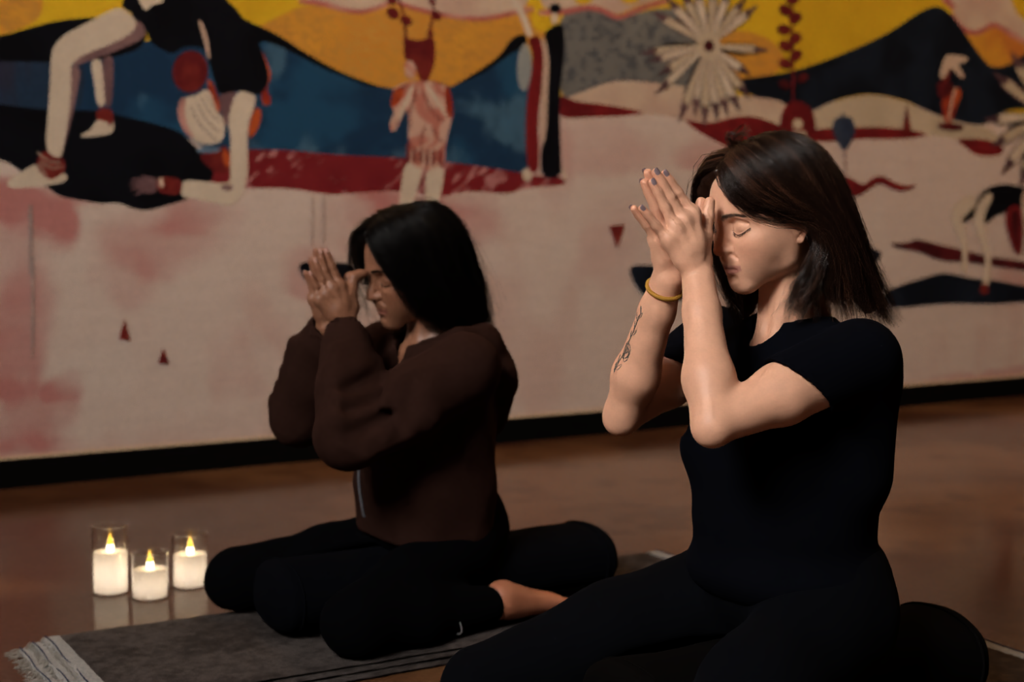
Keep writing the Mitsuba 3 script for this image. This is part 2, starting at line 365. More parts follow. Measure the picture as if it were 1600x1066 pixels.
MURAL = [
('painted_sky','yellow',0,[-0.1818,1.9909,5.1262,2.7337,5.2148,1.2366,2.8423,1.2626,2.0214,1.2307,1.3585,1.205,-0.2079,1.2155]),
('painted_field','orange_hatch',2,[-0.1895,1.7639,0.164,1.8039,0.1682,1.4227,0.1449,1.3731,0.0386,1.3225,-0.2055,1.2869]),
('painted_field','orange_hatch',2,[0.8306,1.4048,0.8499,1.412,0.9063,1.4416,0.9743,1.4764,1.0384,1.4788,1.1287,1.526,1.3608,1.543,1.7562,1.5718,1.8865,1.5039,1.9398,1.4293,1.7951,1.3768,1.7049,1.3282,1.6161,1.2585,1.5411,1.2229,1.2874,1.2128,1.1713,1.2352,1.036,1.2848,0.9264,1.33,0.8515,1.3761]),
('painted_far_hill','cream',2,[0.9568,1.634,1.8337,1.7092,1.8288,1.5331,1.7537,1.5127,1.6847,1.4928,1.6066,1.4812,1.5396,1.4833,1.4662,1.4891,1.3843,1.4984,1.3204,1.5149,1.2899,1.517,1.2407,1.4927,1.1783,1.474,1.1101,1.4796,1.0431,1.4954,0.9746,1.4946]),
('painted_hill_outline','rose',2,[0.9627,1.4817,1.0413,1.4814,1.1079,1.4678,1.1783,1.4601,1.2434,1.4796,1.2933,1.5043,1.2863,1.517,1.2379,1.4933,1.1782,1.4754,1.1123,1.4832,1.0446,1.4972,0.9644,1.4979]),
('painted_hill_outline','rose',2,[1.3059,1.5049,1.382,1.4869,1.4644,1.4753,1.5383,1.4693,1.6064,1.4672,1.686,1.4767,1.7557,1.4966,1.8491,1.5204,1.8451,1.5352,1.7516,1.5112,1.6833,1.4915,1.6068,1.4823,1.5408,1.4843,1.4679,1.4901,1.3867,1.5014,1.3113,1.5191]),
('painted_far_hill','cream',2,[1.8651,1.7118,2.469,1.7636,2.4125,1.6058,2.3318,1.5815,2.2692,1.5634,2.1963,1.5242,2.1432,1.5502,2.0826,1.5573,2.0308,1.547,1.9689,1.5316,1.8602,1.5264]),
('painted_sky_gap','yellow',2,[2.0007,1.6343,2.1013,1.6421,2.0962,1.5696,2.0471,1.5504,2.0118,1.5614]),
('painted_sky_gap','yellow',2,[2.2009,1.6498,2.311,1.6583,2.3031,1.5864,2.255,1.5693,2.2127,1.5732]),
('painted_sky_gap','yellow',2,[1.8288,1.5243,1.9448,1.5277,1.9504,1.4746,1.8867,1.444,1.8393,1.4588]),
('painted_mountain','grey',2,[1.9343,1.5003,2.0336,1.5382,2.0881,1.5464,2.1433,1.5343,2.1964,1.5059,2.2695,1.5359,2.3838,1.5666,2.5158,1.5663,2.6521,1.4945,2.6246,1.3021,2.475,1.2767,2.329,1.28,2.1868,1.2878,2.1035,1.2659,2.0215,1.2262,1.9512,1.2145]),
('painted_hill_outline','rose',2,[1.8605,1.5033,1.9701,1.5129,2.0331,1.5285,2.0818,1.5386,2.1384,1.5298,2.1962,1.5032,2.2742,1.5367,2.3354,1.5613,2.43,1.5864,2.4243,1.604,2.3284,1.5787,2.2646,1.5534,2.1966,1.5223,2.1482,1.5479,2.0834,1.5581,2.0286,1.5475,1.9678,1.5325,1.8599,1.5231]),
('painted_field','orange_hatch',2,[2.6518,1.5183,2.7225,1.5035,2.8221,1.5047,2.9143,1.481,2.9729,1.4402,2.987,1.3868,2.9045,1.3337,2.7474,1.3122,2.6544,1.3513]),
('painted_far_hill','cream',2,[3.8392,1.907,4.9889,2.0079,5.0227,1.4055,4.4994,1.5112,4.3335,1.5601,4.2036,1.6069,4.1399,1.6273,4.0676,1.5851,3.9833,1.58,3.9091,1.6338,3.8774,1.6792]),
('painted_sky_gap','yellow',2,[4.2021,1.8312,4.8202,1.8803,4.8382,1.5406,4.495,1.6055,4.338,1.6399,4.2639,1.6842]),
('painted_field','orange',2,[3.9646,1.5682,3.9951,1.5701,4.0683,1.5691,4.1405,1.6111,4.2205,1.5835,4.3345,1.5382,4.7561,1.451,4.5054,1.3832,4.2512,1.4215,4.1218,1.3992,4.022,1.4698]),
('painted_hill_outline','rose',2,[3.8727,1.6351,3.9296,1.5845,3.9994,1.5594,4.0746,1.5702,4.1413,1.6114,4.2124,1.5852,4.3281,1.5425,4.5364,1.504,4.5454,1.5229,4.3396,1.5613,4.2276,1.6036,4.1389,1.6324,4.0611,1.5893,4.0061,1.5817,3.9522,1.6023,3.8998,1.6506]),
('painted_hill_outline','rose',2,[3.816,1.7005,3.8643,1.6742,3.8976,1.6573,3.9183,1.6736,3.8901,1.6947,3.8467,1.725]),
('painted_mountain','navy',2,[2.7473,1.317,2.7752,1.3255,2.8757,1.3398,3.02,1.3637,3.1278,1.3937,3.2878,1.447,3.438,1.5036,3.5493,1.5537,3.6408,1.6059,3.7193,1.6474,3.7884,1.6704,3.848,1.664,3.9094,1.6259,3.9842,1.5561,4.072,1.4751,4.1362,1.4297,4.2501,1.4488,4.3361,1.5026,4.6622,1.6156,5.0081,1.6652,5.0308,1.2602,4.3463,1.2713,4.1832,1.2437,4.1109,1.1841,3.9982,1.189,3.8153,1.2208,3.6959,1.2564,3.6262,1.2748,3.5219,1.2891,3.4336,1.2933,3.3231,1.2788,3.2149,1.2494,3.1353,1.2139,3.037,1.1831,2.9997,1.244,2.8172,1.2568]),
('painted_hill','cream',2,[1.962,1.2149,1.9889,1.2317,2.0323,1.2448,2.145,1.2859,2.2262,1.2964,2.3549,1.2951,2.4838,1.2889,2.6251,1.2686,2.7763,1.2601,2.9996,1.2514,3.0372,1.1707,3.0729,1.0466,2.5971,1.1094,2.4852,1.173,2.3561,1.1782,2.1317,1.1846,1.9944,1.1958]),
('painted_hill_outline','ink_blue',2,[1.9686,1.2192,2.0334,1.2423,2.1458,1.2836,2.2262,1.2965,2.3547,1.2931,2.4747,1.2891,2.4751,1.2927,2.3551,1.2971,2.2262,1.3009,2.1441,1.2883,2.0311,1.2472,1.9661,1.2246]),
('painted_hill','cream_pale',2,[3.1091,1.1979,3.1354,1.2113,3.215,1.2468,3.3231,1.2762,3.4337,1.2908,3.522,1.2865,3.6263,1.2722,3.696,1.2538,3.8154,1.2182,3.9984,1.1863,4.1228,1.1818,4.2322,1.1188,4.1252,1.1218,3.9165,1.1275,3.7698,1.1399,3.473,1.1477,3.1439,1.1337]),
('painted_mountain','blue',2,[-0.2066,1.2548,0.1696,1.2707,0.3144,1.2895,0.3723,1.304,0.4707,1.3439,0.8194,1.3742,0.8491,1.3619,0.9007,1.3568,0.9701,1.3243,1.0472,1.2874,1.1304,1.2583,1.2082,1.2347,1.3017,1.226,1.514,1.2369,1.5736,1.2697,1.654,1.3104,1.7177,1.3595,1.7562,1.4098,1.8106,1.4262,1.8501,1.2909,1.8506,0.9418,1.6661,0.9662,1.4956,0.9854,1.3332,0.9977,1.098,0.9997,0.946,1.0133,0.8008,1.0144,0.6659,0.9996,0.5667,1.0645,0.3676,1.1052,0.1652,1.11,-0.2111,1.1189]),
('painted_mountain','indigo',2,[-0.2069,1.2441,0.1693,1.2595,0.2722,1.2685,0.2785,1.2197,0.2682,1.1134,0.1654,1.1175,0.0329,1.1295,-0.2109,1.1261]),
('painted_ridge','black',2,[-0.2056,1.2833,0.0387,1.3243,0.1133,1.3508,0.2021,1.3805,0.2753,1.3926,0.3746,1.4029,0.4724,1.4208,0.4702,1.3209,0.3717,1.2811,0.272,1.2609,0.1693,1.2576,0.0365,1.2528,-0.2069,1.2441]),
('painted_ridge','black',2,[0.7366,1.4581,0.7633,1.4303,0.8073,1.4113,0.901,1.377,0.9659,1.3382,1.0407,1.3014,1.1146,1.27,1.1761,1.2521,1.2384,1.2339,1.2922,1.2256,1.2082,1.2284,1.1304,1.2542,1.0471,1.2792,0.9503,1.3232,0.8769,1.3515,0.8277,1.3587,0.8098,1.3038,0.7338,1.2999]),
('painted_ridge','black',2,[1.5041,1.2343,1.5736,1.274,1.649,1.3167,1.7177,1.3661,1.7434,1.4113,1.7872,1.4358,1.8184,1.4333,1.8133,1.391,1.7614,1.3728,1.7151,1.3418,1.6591,1.3019,1.5785,1.2656]),
('painted_ground','red_scratched',2,[0.6165,1.0026,0.6661,1.0076,0.8009,1.0164,0.9461,1.0154,1.098,1.0018,1.3332,0.9999,1.4956,0.9876,1.6662,0.9706,1.8137,0.9504,1.8771,0.9421,1.9467,0.9429,1.9847,0.9297,1.9685,0.9113,1.8243,0.9056,1.7432,0.8781,1.6304,0.8885,1.5473,0.8858,1.4803,0.8657,1.3252,0.8886,1.2119,0.8836,1.1424,0.8789,1.0806,0.8723,0.9975,0.8822,0.929,0.8941,0.769,0.8928,0.6745,0.9001,0.6238,0.9552]),
('painted_ground','red',2,[1.9512,1.228,1.9673,1.2286,2.0324,1.2085,2.1455,1.2057,2.264,1.1914,2.3358,1.1799,2.2103,1.1642,2.0765,1.1576,1.9461,1.1467]),
('painted_ground','red',2,[2.4882,1.1683,2.6117,1.1458,2.7372,1.181,2.8374,1.1867,2.9206,1.1672,2.9823,1.1492,3.0381,1.1308,3.1118,1.0826,3.0405,1.0209,2.7518,1.0501,2.6585,1.082,2.5667,1.1182]),
('painted_ground','red',2,[3.1236,1.1457,3.3368,1.1542,3.4725,1.1632,3.6299,1.1598,3.7697,1.1425,3.7479,1.1313,3.6313,1.1153,3.3934,1.1121,3.3175,1.1025,3.1249,1.0904]),
('painted_ground','red',2,[3.9166,1.1249,4.1249,1.13,4.2413,1.0914,4.2029,1.0576,4.0537,1.0548,3.9786,1.0994]),
('painted_shadow','black',2,[-0.2107,1.1498,0.0329,1.1301,0.1661,1.117,0.3162,1.1222,0.3651,1.1116,0.4771,1.0905,0.5662,1.0682,0.6173,1.0191,0.669,0.9695,0.6747,0.9186,0.6011,0.8609,0.5357,0.8418,0.4585,0.8197,0.4083,0.829,0.3712,0.8475,0.3216,0.8412,0.2729,0.8503,0.1949,0.8621,0.1658,0.8891,0.085,0.9362,0.0284,0.9768,-0.2157,1.001]),
('painted_acrobat__far_leg','cream_white',2,[0.2955,1.2664,0.3292,1.2772,0.3313,1.238,0.3373,1.1837,0.338,1.1351,0.3134,1.1312,0.3061,1.2066]),
('painted_acrobat__far_leg','mauve',2,[0.3292,1.2772,0.3663,1.2931,0.3643,1.2091,0.3563,1.1327,0.338,1.1351,0.3361,1.1836]),
('painted_acrobat__far_foot','cream_white',2,[0.3125,1.0947,0.359,1.1145,0.365,1.0566,0.3266,1.0464,0.2656,1.0394,0.2615,1.0478,0.2903,1.0606]),
('painted_acrobat__far_anklet','brick_red',2,[0.3115,1.1281,0.3593,1.1297,0.3622,1.0932,0.3549,1.0716,0.3369,1.0924,0.3082,1.0927]),
('painted_acrobat__hair','orange_red',2,[0.6541,1.2344,0.6801,1.2166,0.7,1.1416,0.6917,1.1223,0.6661,1.1719]),
('painted_acrobat__hair','brick_red',2,[0.6234,0.9972,0.6762,1.0045,0.7167,1.034,0.7291,0.9768,0.7217,0.9384,0.6817,0.9378,0.6425,0.969]),
('painted_acrobat__hair','orange_red',2,[0.7065,1.0211,0.728,0.9896,0.7206,0.9511,0.7023,0.9764]),
('painted_acrobat__hair','orange_red',2,[0.8298,1.3445,0.8629,1.2758,0.8693,1.244,0.8481,1.2046,0.8717,1.1733,0.8541,1.1501,0.8304,1.1654,0.838,1.217,0.8425,1.2813]),
('painted_acrobat__hair','orange_red',2,[0.8131,1.1519,0.8348,1.1398,0.8293,1.0946,0.7943,1.0423,0.786,1.0741]),
('painted_acrobat__head','cream_white',2,[0.5682,1.1682,0.6203,1.1765,0.6535,1.2029,0.6728,1.1785,0.6853,1.1347,0.7114,1.1102,0.7101,1.0403,0.6634,1.0252,0.6175,1.0318,0.5792,1.0685,0.5595,1.118]),
('painted_acrobat__head_shade','pink',2,[0.5682,1.1682,0.5909,1.1691,0.5804,1.1312,0.5891,1.0813,0.6176,1.0381,0.579,1.0622,0.5569,1.1179]),
('painted_acrobat__collar','pale_blue',2,[0.6159,1.0178,0.6964,1.0196,0.6935,1.0043,0.6201,0.999]),
('painted_acrobat__thigh','mauve',2,[0.4463,1.4024,0.4735,1.3552,0.4195,1.3215,0.3447,1.2883,0.2711,1.258,0.2408,1.2457,0.2688,1.2831,0.3578,1.3211,0.4267,1.3646]),
('painted_acrobat__calf','mauve',2,[0.235,1.2514,0.2696,1.2471,0.2557,1.1743,0.2315,1.0711,0.2038,0.9752,0.2081,1.0223,0.2252,1.107,0.2334,1.1914]),
('painted_acrobat__leg','cream_white',2,[0.3912,1.4351,0.4338,1.4016,0.4396,1.3837,0.4266,1.3585,0.3577,1.3181,0.2718,1.2833,0.2471,1.258,0.2378,1.2456,0.2394,1.1917,0.2312,1.1072,0.214,1.0224,0.2039,0.977,0.18,0.9736,0.1573,1.0091,0.1687,1.1052,0.1772,1.201,0.1824,1.2845,0.195,1.3119,0.2255,1.3435,0.2862,1.377,0.3478,1.4141]),
('painted_acrobat__foot','cream_white',2,[0.1145,0.9515,0.1295,0.9607,0.1663,0.9072,0.2028,0.9347,0.2217,0.9271,0.2152,0.9065,0.1631,0.8963,0.0603,0.8835,0.0422,0.8988,0.0554,0.915]),
('painted_acrobat__anklet','brick_red',2,[0.1572,1.0061,0.1801,0.9784,0.2112,0.9814,0.2162,0.944,0.2026,0.9287,0.1663,0.906,0.1235,0.957]),
('painted_acrobat__forearm_shade','mauve',2,[0.6929,1.1919,0.7531,1.2007,0.746,1.175,0.7321,1.149,0.7245,1.0979,0.7142,1.0817,0.7016,1.1226]),
('painted_acrobat__arm','cream_white',2,[0.7461,1.1813,0.7597,1.1959,0.7868,1.2021,0.8191,1.1874,0.8061,1.1389,0.7885,1.0998,0.7838,1.0228,0.7872,0.9392,0.7678,0.8746,0.7402,0.8422,0.7065,0.8377,0.6141,0.8578,0.5673,0.8639,0.5659,0.8923,0.5761,0.9176,0.6415,0.9119,0.7011,0.9061,0.728,0.9128,0.7256,0.9704,0.7303,1.0471,0.7212,1.0978,0.7321,1.149]),
('painted_acrobat__elbow_shade','mauve',2,[0.6977,0.9029,0.7379,0.9033,0.7274,0.8795,0.6941,0.8895]),
('painted_acrobat__hand','mauve',2,[0.4926,0.9229,0.4949,0.8855,0.4723,0.8716,0.4471,0.8758,0.4129,0.896,0.4413,0.9006,0.4258,0.911,0.4418,0.9236]),
('painted_acrobat__finger','mauve',1,[0.4492,0.9173,0.428,0.9217,0.4096,0.9154,0.4107,0.9113,0.4277,0.9152,0.4466,0.9089]),
('painted_acrobat__finger','mauve',1,[0.4446,0.9081,0.419,0.9067,0.4042,0.9004,0.4055,0.8964,0.4197,0.9003,0.4445,0.8994]),
('painted_acrobat__finger','mauve',1,[0.4436,0.8987,0.4213,0.893,0.4086,0.8855,0.4104,0.8817,0.4231,0.8868,0.4451,0.8901]),
('painted_acrobat__finger','mauve',1,[0.4482,0.8889,0.4328,0.8785,0.4231,0.8713,0.4254,0.8676,0.4361,0.8729,0.4527,0.8814]),
('painted_acrobat__finger','mauve',1,[0.4729,0.92,0.459,0.9287,0.4422,0.9295,0.4416,0.9252,0.4564,0.9226,0.4674,0.9129]),
('painted_acrobat__bracelet','brick_red',2,[0.4895,0.9279,0.5749,0.9207,0.5673,0.8683,0.5106,0.8718,0.4905,0.8854]),
('painted_acrobat__bracelet','cream',1,[0.4958,0.923,0.5118,0.9244,0.5143,0.895,0.4983,0.8918]),
('painted_acrobat__leotard','black',1,[0.3881,1.4349,0.4234,1.492,0.4622,1.5556,0.6933,1.5745,0.7212,1.4767,0.7508,1.4567,0.7836,1.4147,0.8233,1.3645,0.8442,1.3069,0.8625,1.2502,0.8516,1.2111,0.8218,1.1811,0.7833,1.1968,0.7463,1.1966,0.694,1.1806,0.6803,1.2229,0.663,1.285,0.6492,1.3219,0.6233,1.3279,0.5843,1.3258,0.5452,1.2989,0.5137,1.3145,0.4761,1.3339,0.4661,1.3902,0.4524,1.3942,0.4217,1.4178]),
('painted_acrobat__hip','cream_white',1,[0.4328,1.4926,0.524,1.4995,0.5268,1.4555,0.4861,1.4453,0.4693,1.4247,0.4534,1.4394]),
('painted_acrobat__sash','cream',2,[0.6288,1.413,0.6443,1.404,0.6641,1.3477,0.6683,1.2903,0.6592,1.2961,0.6484,1.3468]),
('painted_acrobat__anklet_lace','cream',1,[0.1323,0.9925,0.1644,0.9661,0.2033,0.9608,0.2037,0.963,0.1656,0.9685,0.1343,0.9949]),
('painted_acrobat__anklet_lace','cream',1,[0.1434,0.9658,0.1729,0.9421,0.2095,0.9519,0.209,0.9541,0.1736,0.9447,0.1453,0.9681]),
('painted_acrobat__anklet_lace','cream',1,[0.137,0.96,0.1627,0.9186,0.1646,0.9198,0.1395,0.9617]),
('painted_acrobat__hair_lines','plum',1,[0.6353,1.1701,0.6639,1.1204,0.7,1.0957,0.7023,1.0987,0.6665,1.1225,0.6378,1.1715]),
('painted_acrobat__hair_lines','plum',1,[0.6187,1.1569,0.6503,1.101,0.6926,1.0639,0.6952,1.0666,0.653,1.1031,0.6212,1.1583]),
('painted_acrobat__hair_lines','plum',1,[0.5989,1.1437,0.6335,1.0816,0.6822,1.0383,0.6848,1.041,0.6362,1.0836,0.6014,1.1451]),
('painted_acrobat__hair_lines','plum',1,[0.6519,1.1833,0.6773,1.1399,0.6967,1.115,0.6997,1.1173,0.6802,1.1417,0.6545,1.1848]),
('painted_acrobat__ball','brick_red',2,[0.6596,1.2451,0.6535,1.2253,0.6425,1.208,0.6275,1.1948,0.6103,1.1871,0.5923,1.1856,0.5755,1.1904,0.5614,1.201,0.5514,1.2164,0.5464,1.235,0.547,1.255,0.553,1.2746,0.5638,1.2918,0.5785,1.3049,0.5957,1.3128,0.6136,1.3145,0.6305,1.3099,0.6448,1.2995,0.655,1.2841,0.6601,1.2653]),
('painted_girl__leg','cream_white',2,[1.3371,0.9883,1.4126,0.9823,1.3976,0.9276,1.3727,0.862,1.3601,0.7966,1.3076,0.7967,1.3245,0.9052]),
('painted_girl__leg','cream_white',2,[1.4183,0.9606,1.4902,0.9763,1.4841,0.9139,1.463,0.8477,1.4503,0.7964,1.4173,0.7964,1.4139,0.9132]),
('painted_girl__shorts','cream_red',1,[1.3482,1.0642,1.493,1.0531,1.4885,0.9726,1.4207,0.9556,1.3428,0.9863]),
('painted_girl__stripe','red',1,[1.3502,1.0538,1.347,1.0213,1.3437,0.9816,1.358,0.9811,1.3601,1.0209,1.3621,1.0534]),
('painted_girl__stripe','red',1,[1.3712,1.0543,1.368,1.0217,1.3647,0.9819,1.3791,0.9814,1.3812,1.0213,1.3832,1.0539]),
('painted_girl__stripe','red',1,[1.3956,1.0549,1.3924,1.0222,1.3891,0.9823,1.4035,0.9818,1.4056,1.0218,1.4077,1.0544]),
('painted_girl__stripe','red',1,[1.4201,1.0554,1.4169,1.0227,1.4135,0.9717,1.4281,0.9714,1.4302,1.0223,1.4322,1.055]),
('painted_girl__stripe','red',1,[1.4447,1.056,1.4415,1.0232,1.4381,0.9721,1.4528,0.9718,1.4549,1.0228,1.4569,1.0556]),
('painted_girl__stripe','red',1,[1.4695,1.0566,1.4662,1.0237,1.4629,0.9725,1.4776,0.9721,1.4797,1.0233,1.4817,1.0562]),
('painted_girl__shirt','cream_red',1,[1.3029,1.2345,1.3591,1.2526,1.4404,1.2605,1.508,1.2446,1.5242,1.1563,1.5158,1.1268,1.4972,1.0679,1.4929,1.0312,1.4186,1.0224,1.3496,1.0426,1.3551,1.1363,1.344,1.1646,1.3163,1.1064,1.2985,1.083,1.2827,1.0897,1.2845,1.1198,1.3038,1.1489,1.2849,1.1697,1.2915,1.2055]),
('painted_girl__sleeve','orange_red',2,[1.3109,1.2348,1.3429,1.229,1.3265,1.1855,1.3024,1.1632,1.2849,1.1697,1.2915,1.2055]),
('painted_girl__sleeve','orange_red',2,[1.4856,1.2386,1.5104,1.2432,1.5259,1.1564,1.5125,1.1267,1.4976,1.1554]),
('painted_girl__shirt_line','brick_red',1,[1.3596,1.2382,1.3316,1.1795,1.2981,1.0995,1.3025,1.0981,1.3374,1.1777,1.3666,1.2358]),
('painted_girl__shirt_line','brick_red',1,[1.3795,1.2243,1.3554,1.151,1.3597,1.0931,1.3645,1.0935,1.3615,1.1505,1.3869,1.2227]),
('painted_girl__shirt_line','brick_red',1,[1.4167,1.2373,1.4621,1.1816,1.5038,1.1325,1.5078,1.1351,1.4673,1.185,1.4231,1.2415]),
('painted_girl__shirt_line','brick_red',1,[1.404,1.2231,1.4372,1.1518,1.4876,1.117,1.4907,1.1204,1.4425,1.1551,1.4111,1.2259]),
('painted_girl__shirt_line','brick_red',1,[1.4114,1.1103,1.3953,1.0657,1.3999,1.029,1.4047,1.0296,1.4016,1.0651,1.4187,1.1083]),
('painted_girl__shirt_line','brick_red',1,[1.4362,1.1009,1.4616,1.0652,1.4832,1.0512,1.4862,1.0547,1.4666,1.0688,1.4429,1.1046]),
('painted_girl__shirt_line','brick_red',1,[1.3538,1.247,1.31,1.2296,1.3116,1.2257,1.3563,1.2407]),
('painted_girl__shirt_line','brick_red',1,[1.4393,1.255,1.5072,1.241,1.5087,1.2452,1.4416,1.2616]),
('painted_girl__arm','cream_white',1,[1.3635,1.2436,1.3371,1.1886,1.3075,1.1229,1.3206,1.1184,1.3513,1.1837,1.3788,1.2383]),
('painted_girl__arm','cream_white',1,[1.4138,1.2414,1.4508,1.1941,1.4923,1.1378,1.5028,1.1439,1.4622,1.2009,1.426,1.249]),
('painted_girl__face','cream_red',2,[1.3379,1.3216,1.3798,1.3201,1.3835,1.2809,1.3689,1.2602,1.3472,1.2671,1.3401,1.286]),
('painted_girl__hair','brick_red',1,[1.3362,1.4139,1.3505,1.3949,1.4004,1.3892,1.4371,1.4093,1.4534,1.3958,1.4557,1.3564,1.453,1.3166,1.4364,1.2798,1.4281,1.2542,1.3996,1.2544,1.39,1.2741,1.3773,1.3093,1.366,1.3216,1.3419,1.3218,1.3357,1.35]),
('painted_girl__antler','brick_red',1,[1.3515,1.3867,1.3479,1.4364,1.3409,1.479,1.3166,1.541,1.3099,1.5385,1.3324,1.4766,1.3376,1.4349,1.3397,1.3854]),
('painted_girl__antler','brick_red',1,[1.439,1.3946,1.4425,1.4411,1.4542,1.4854,1.4497,1.5499,1.4424,1.549,1.4454,1.4853,1.4321,1.4419,1.427,1.3947]),
('painted_girl__antler_leaf','brick_red',2,[1.3195,1.462,1.315,1.458,1.3089,1.4555,1.3017,1.4549,1.2943,1.4561,1.2872,1.459,1.2813,1.4634,1.277,1.4688,1.2748,1.4746,1.275,1.4804,1.2774,1.4856,1.2819,1.4896,1.288,1.4921,1.2951,1.4928,1.3026,1.4916,1.3097,1.4887,1.3156,1.4844,1.3199,1.479,1.3221,1.473,1.322,1.4672]),
('painted_girl__antler_leaf','brick_red',2,[1.3655,1.4428,1.3613,1.4391,1.3557,1.4368,1.3491,1.4362,1.3423,1.4373,1.3358,1.44,1.3303,1.444,1.3264,1.449,1.3244,1.4544,1.3245,1.4597,1.3268,1.4644,1.3309,1.4681,1.3365,1.4703,1.343,1.4709,1.3499,1.4699,1.3564,1.4672,1.3619,1.4632,1.3658,1.4582,1.3678,1.4528,1.3677,1.4475]),
('painted_girl__antler_leaf','brick_red',2,[1.3085,1.5073,1.3053,1.5043,1.3008,1.5025,1.2956,1.502,1.2902,1.5029,1.2851,1.505,1.2808,1.5081,1.2777,1.512,1.2761,1.5163,1.2762,1.5205,1.278,1.5243,1.2812,1.5272,1.2856,1.529,1.2908,1.5295,1.2962,1.5287,1.3014,1.5266,1.3057,1.5235,1.3088,1.5196,1.3104,1.5153,1.3103,1.511]),
('painted_girl__antler_leaf','brick_red',2,[1.4774,1.4676,1.4736,1.4642,1.4685,1.4622,1.4624,1.4616,1.4561,1.4626,1.4501,1.465,1.4451,1.4686,1.4415,1.4731,1.4396,1.478,1.4397,1.4829,1.4418,1.4872,1.4456,1.4905,1.4507,1.4926,1.4567,1.4931,1.4631,1.4922,1.469,1.4898,1.4741,1.4861,1.4777,1.4816,1.4796,1.4767,1.4795,1.4719]),
('painted_girl__antler_leaf','brick_red',2,[1.449,1.4098,1.4465,1.4076,1.4431,1.4063,1.4391,1.4059,1.4349,1.4066,1.4309,1.4082,1.4275,1.4107,1.4251,1.4137,1.4239,1.4169,1.424,1.4202,1.4253,1.423,1.4279,1.4252,1.4313,1.4266,1.4353,1.427,1.4395,1.4263,1.4435,1.4246,1.4468,1.4222,1.4492,1.4192,1.4505,1.4159,1.4504,1.4127]),
('painted_girl__antler_leaf','brick_red',2,[1.4553,1.5156,1.4528,1.5134,1.4494,1.512,1.4453,1.5116,1.4411,1.5123,1.4372,1.5139,1.4338,1.5163,1.4314,1.5192,1.4302,1.5225,1.4303,1.5257,1.4316,1.5286,1.4342,1.5308,1.4376,1.5322,1.4416,1.5326,1.4458,1.532,1.4497,1.5304,1.4531,1.528,1.4555,1.525,1.4568,1.5217,1.4567,1.5185]),
('painted_cloak__wing','pale_grey',2,[1.8355,1.3227,1.8331,1.2972,1.8279,1.2742,1.8205,1.2559,1.8116,1.2441,1.8022,1.24,1.7931,1.2439,1.7853,1.2555,1.7794,1.2735,1.7761,1.2963,1.7756,1.3215,1.7781,1.3468,1.7833,1.3697,1.7906,1.3879,1.7994,1.3997,1.8088,1.404,1.8179,1.4002,1.8258,1.3888,1.8317,1.3708,1.8351,1.348]),
('painted_cloak__arm','cream_white',1,[1.7444,1.5786,1.7791,1.5368,1.7966,1.5306,1.83,1.466,1.8389,1.4277,1.8142,1.4263,1.7922,1.4859,1.753,1.5424]),
('painted_cloak__red_half','red',1,[1.816,1.4204,1.869,1.4385,1.887,1.357,1.8783,1.2587,1.8589,1.1373,1.8653,1.0315,1.8628,0.9555,1.8191,0.9587,1.8092,1.068,1.8144,1.2185,1.8373,1.3095,1.8372,1.3843]),
('painted_cloak__fringe','cream',1,[1.8672,1.4384,1.8985,1.4102,1.9103,1.3356,1.9034,1.2446,1.9037,1.0931,1.8769,1.0317,1.8661,1.1072,1.8765,1.2586,1.8852,1.3644]),
('painted_cloak__black_half','black',1,[1.8805,1.4467,1.9566,1.4904,1.9722,1.4446,1.9671,1.3384,1.9503,1.2238,1.9555,1.0333,1.9613,0.9399,1.8753,0.9343,1.8707,1.0354,1.8966,1.0853,1.9015,1.2597,1.9085,1.3355,1.8958,1.41]),
('painted_cloak__face','cream_white',2,[1.9116,1.5161,1.943,1.5182,1.9431,1.4843,1.9162,1.4751]),
('painted_cloak__hair','black',2,[1.9555,1.5351,1.9543,1.5296,1.9509,1.5244,1.9456,1.5201,1.939,1.5171,1.9316,1.5157,1.9242,1.5161,1.9175,1.5182,1.9122,1.5218,1.9088,1.5265,1.9076,1.5319,1.9088,1.5375,1.9121,1.5426,1.9174,1.5469,1.9241,1.5499,1.9315,1.5513,1.9389,1.5509,1.9455,1.5489,1.9509,1.5453,1.9543,1.5406]),
('painted_cloak__foot','cream_white',2,[1.7987,0.966,1.8253,0.9701,1.8414,0.94,1.8191,0.9208,1.797,0.9357]),
('painted_cloak__foot','cream_white',2,[1.9584,0.9682,1.9721,0.9723,1.986,0.934,1.9677,0.9261]),
('painted_flower__petal_shadow','black',1,[2.5598,1.4494,2.4791,1.4461,2.4097,1.4385,2.3991,1.4251,2.4814,1.4317,2.5463,1.4325]),
('painted_flower__petal_shadow','black',1,[2.5656,1.4359,2.5019,1.4127,2.4495,1.3886,2.448,1.374,2.5115,1.4006,2.5637,1.4176]),
('painted_flower__petal_shadow','black',1,[2.5725,1.4028,2.5283,1.3329,2.4954,1.2702,2.5039,1.255,2.5458,1.3284,2.5833,1.3838]),
('painted_flower__petal_shadow','black',1,[2.5893,1.3968,2.5743,1.3216,2.5673,1.2554,2.5817,1.2433,2.5931,1.3217,2.6075,1.382]),
('painted_flower__petal_shadow','black',1,[2.6066,1.3987,2.6196,1.3313,2.6371,1.2733,2.6556,1.2667,2.6378,1.3361,2.6296,1.3907]),
('painted_flower__petal_shadow','black',1,[2.6257,1.4036,2.6674,1.3497,2.7092,1.305,2.7296,1.3051,2.6824,1.3596,2.6507,1.404]),
('painted_flower__petal_shadow','black',1,[2.6519,1.4267,2.7233,1.4168,2.7874,1.4129,2.8002,1.4249,2.7247,1.4318,2.6677,1.4415]),
('painted_flower__petal_shadow','black',1,[2.6519,1.462,2.7054,1.5044,2.7478,1.5448,2.7428,1.559,2.6902,1.5127,2.6457,1.4798]),
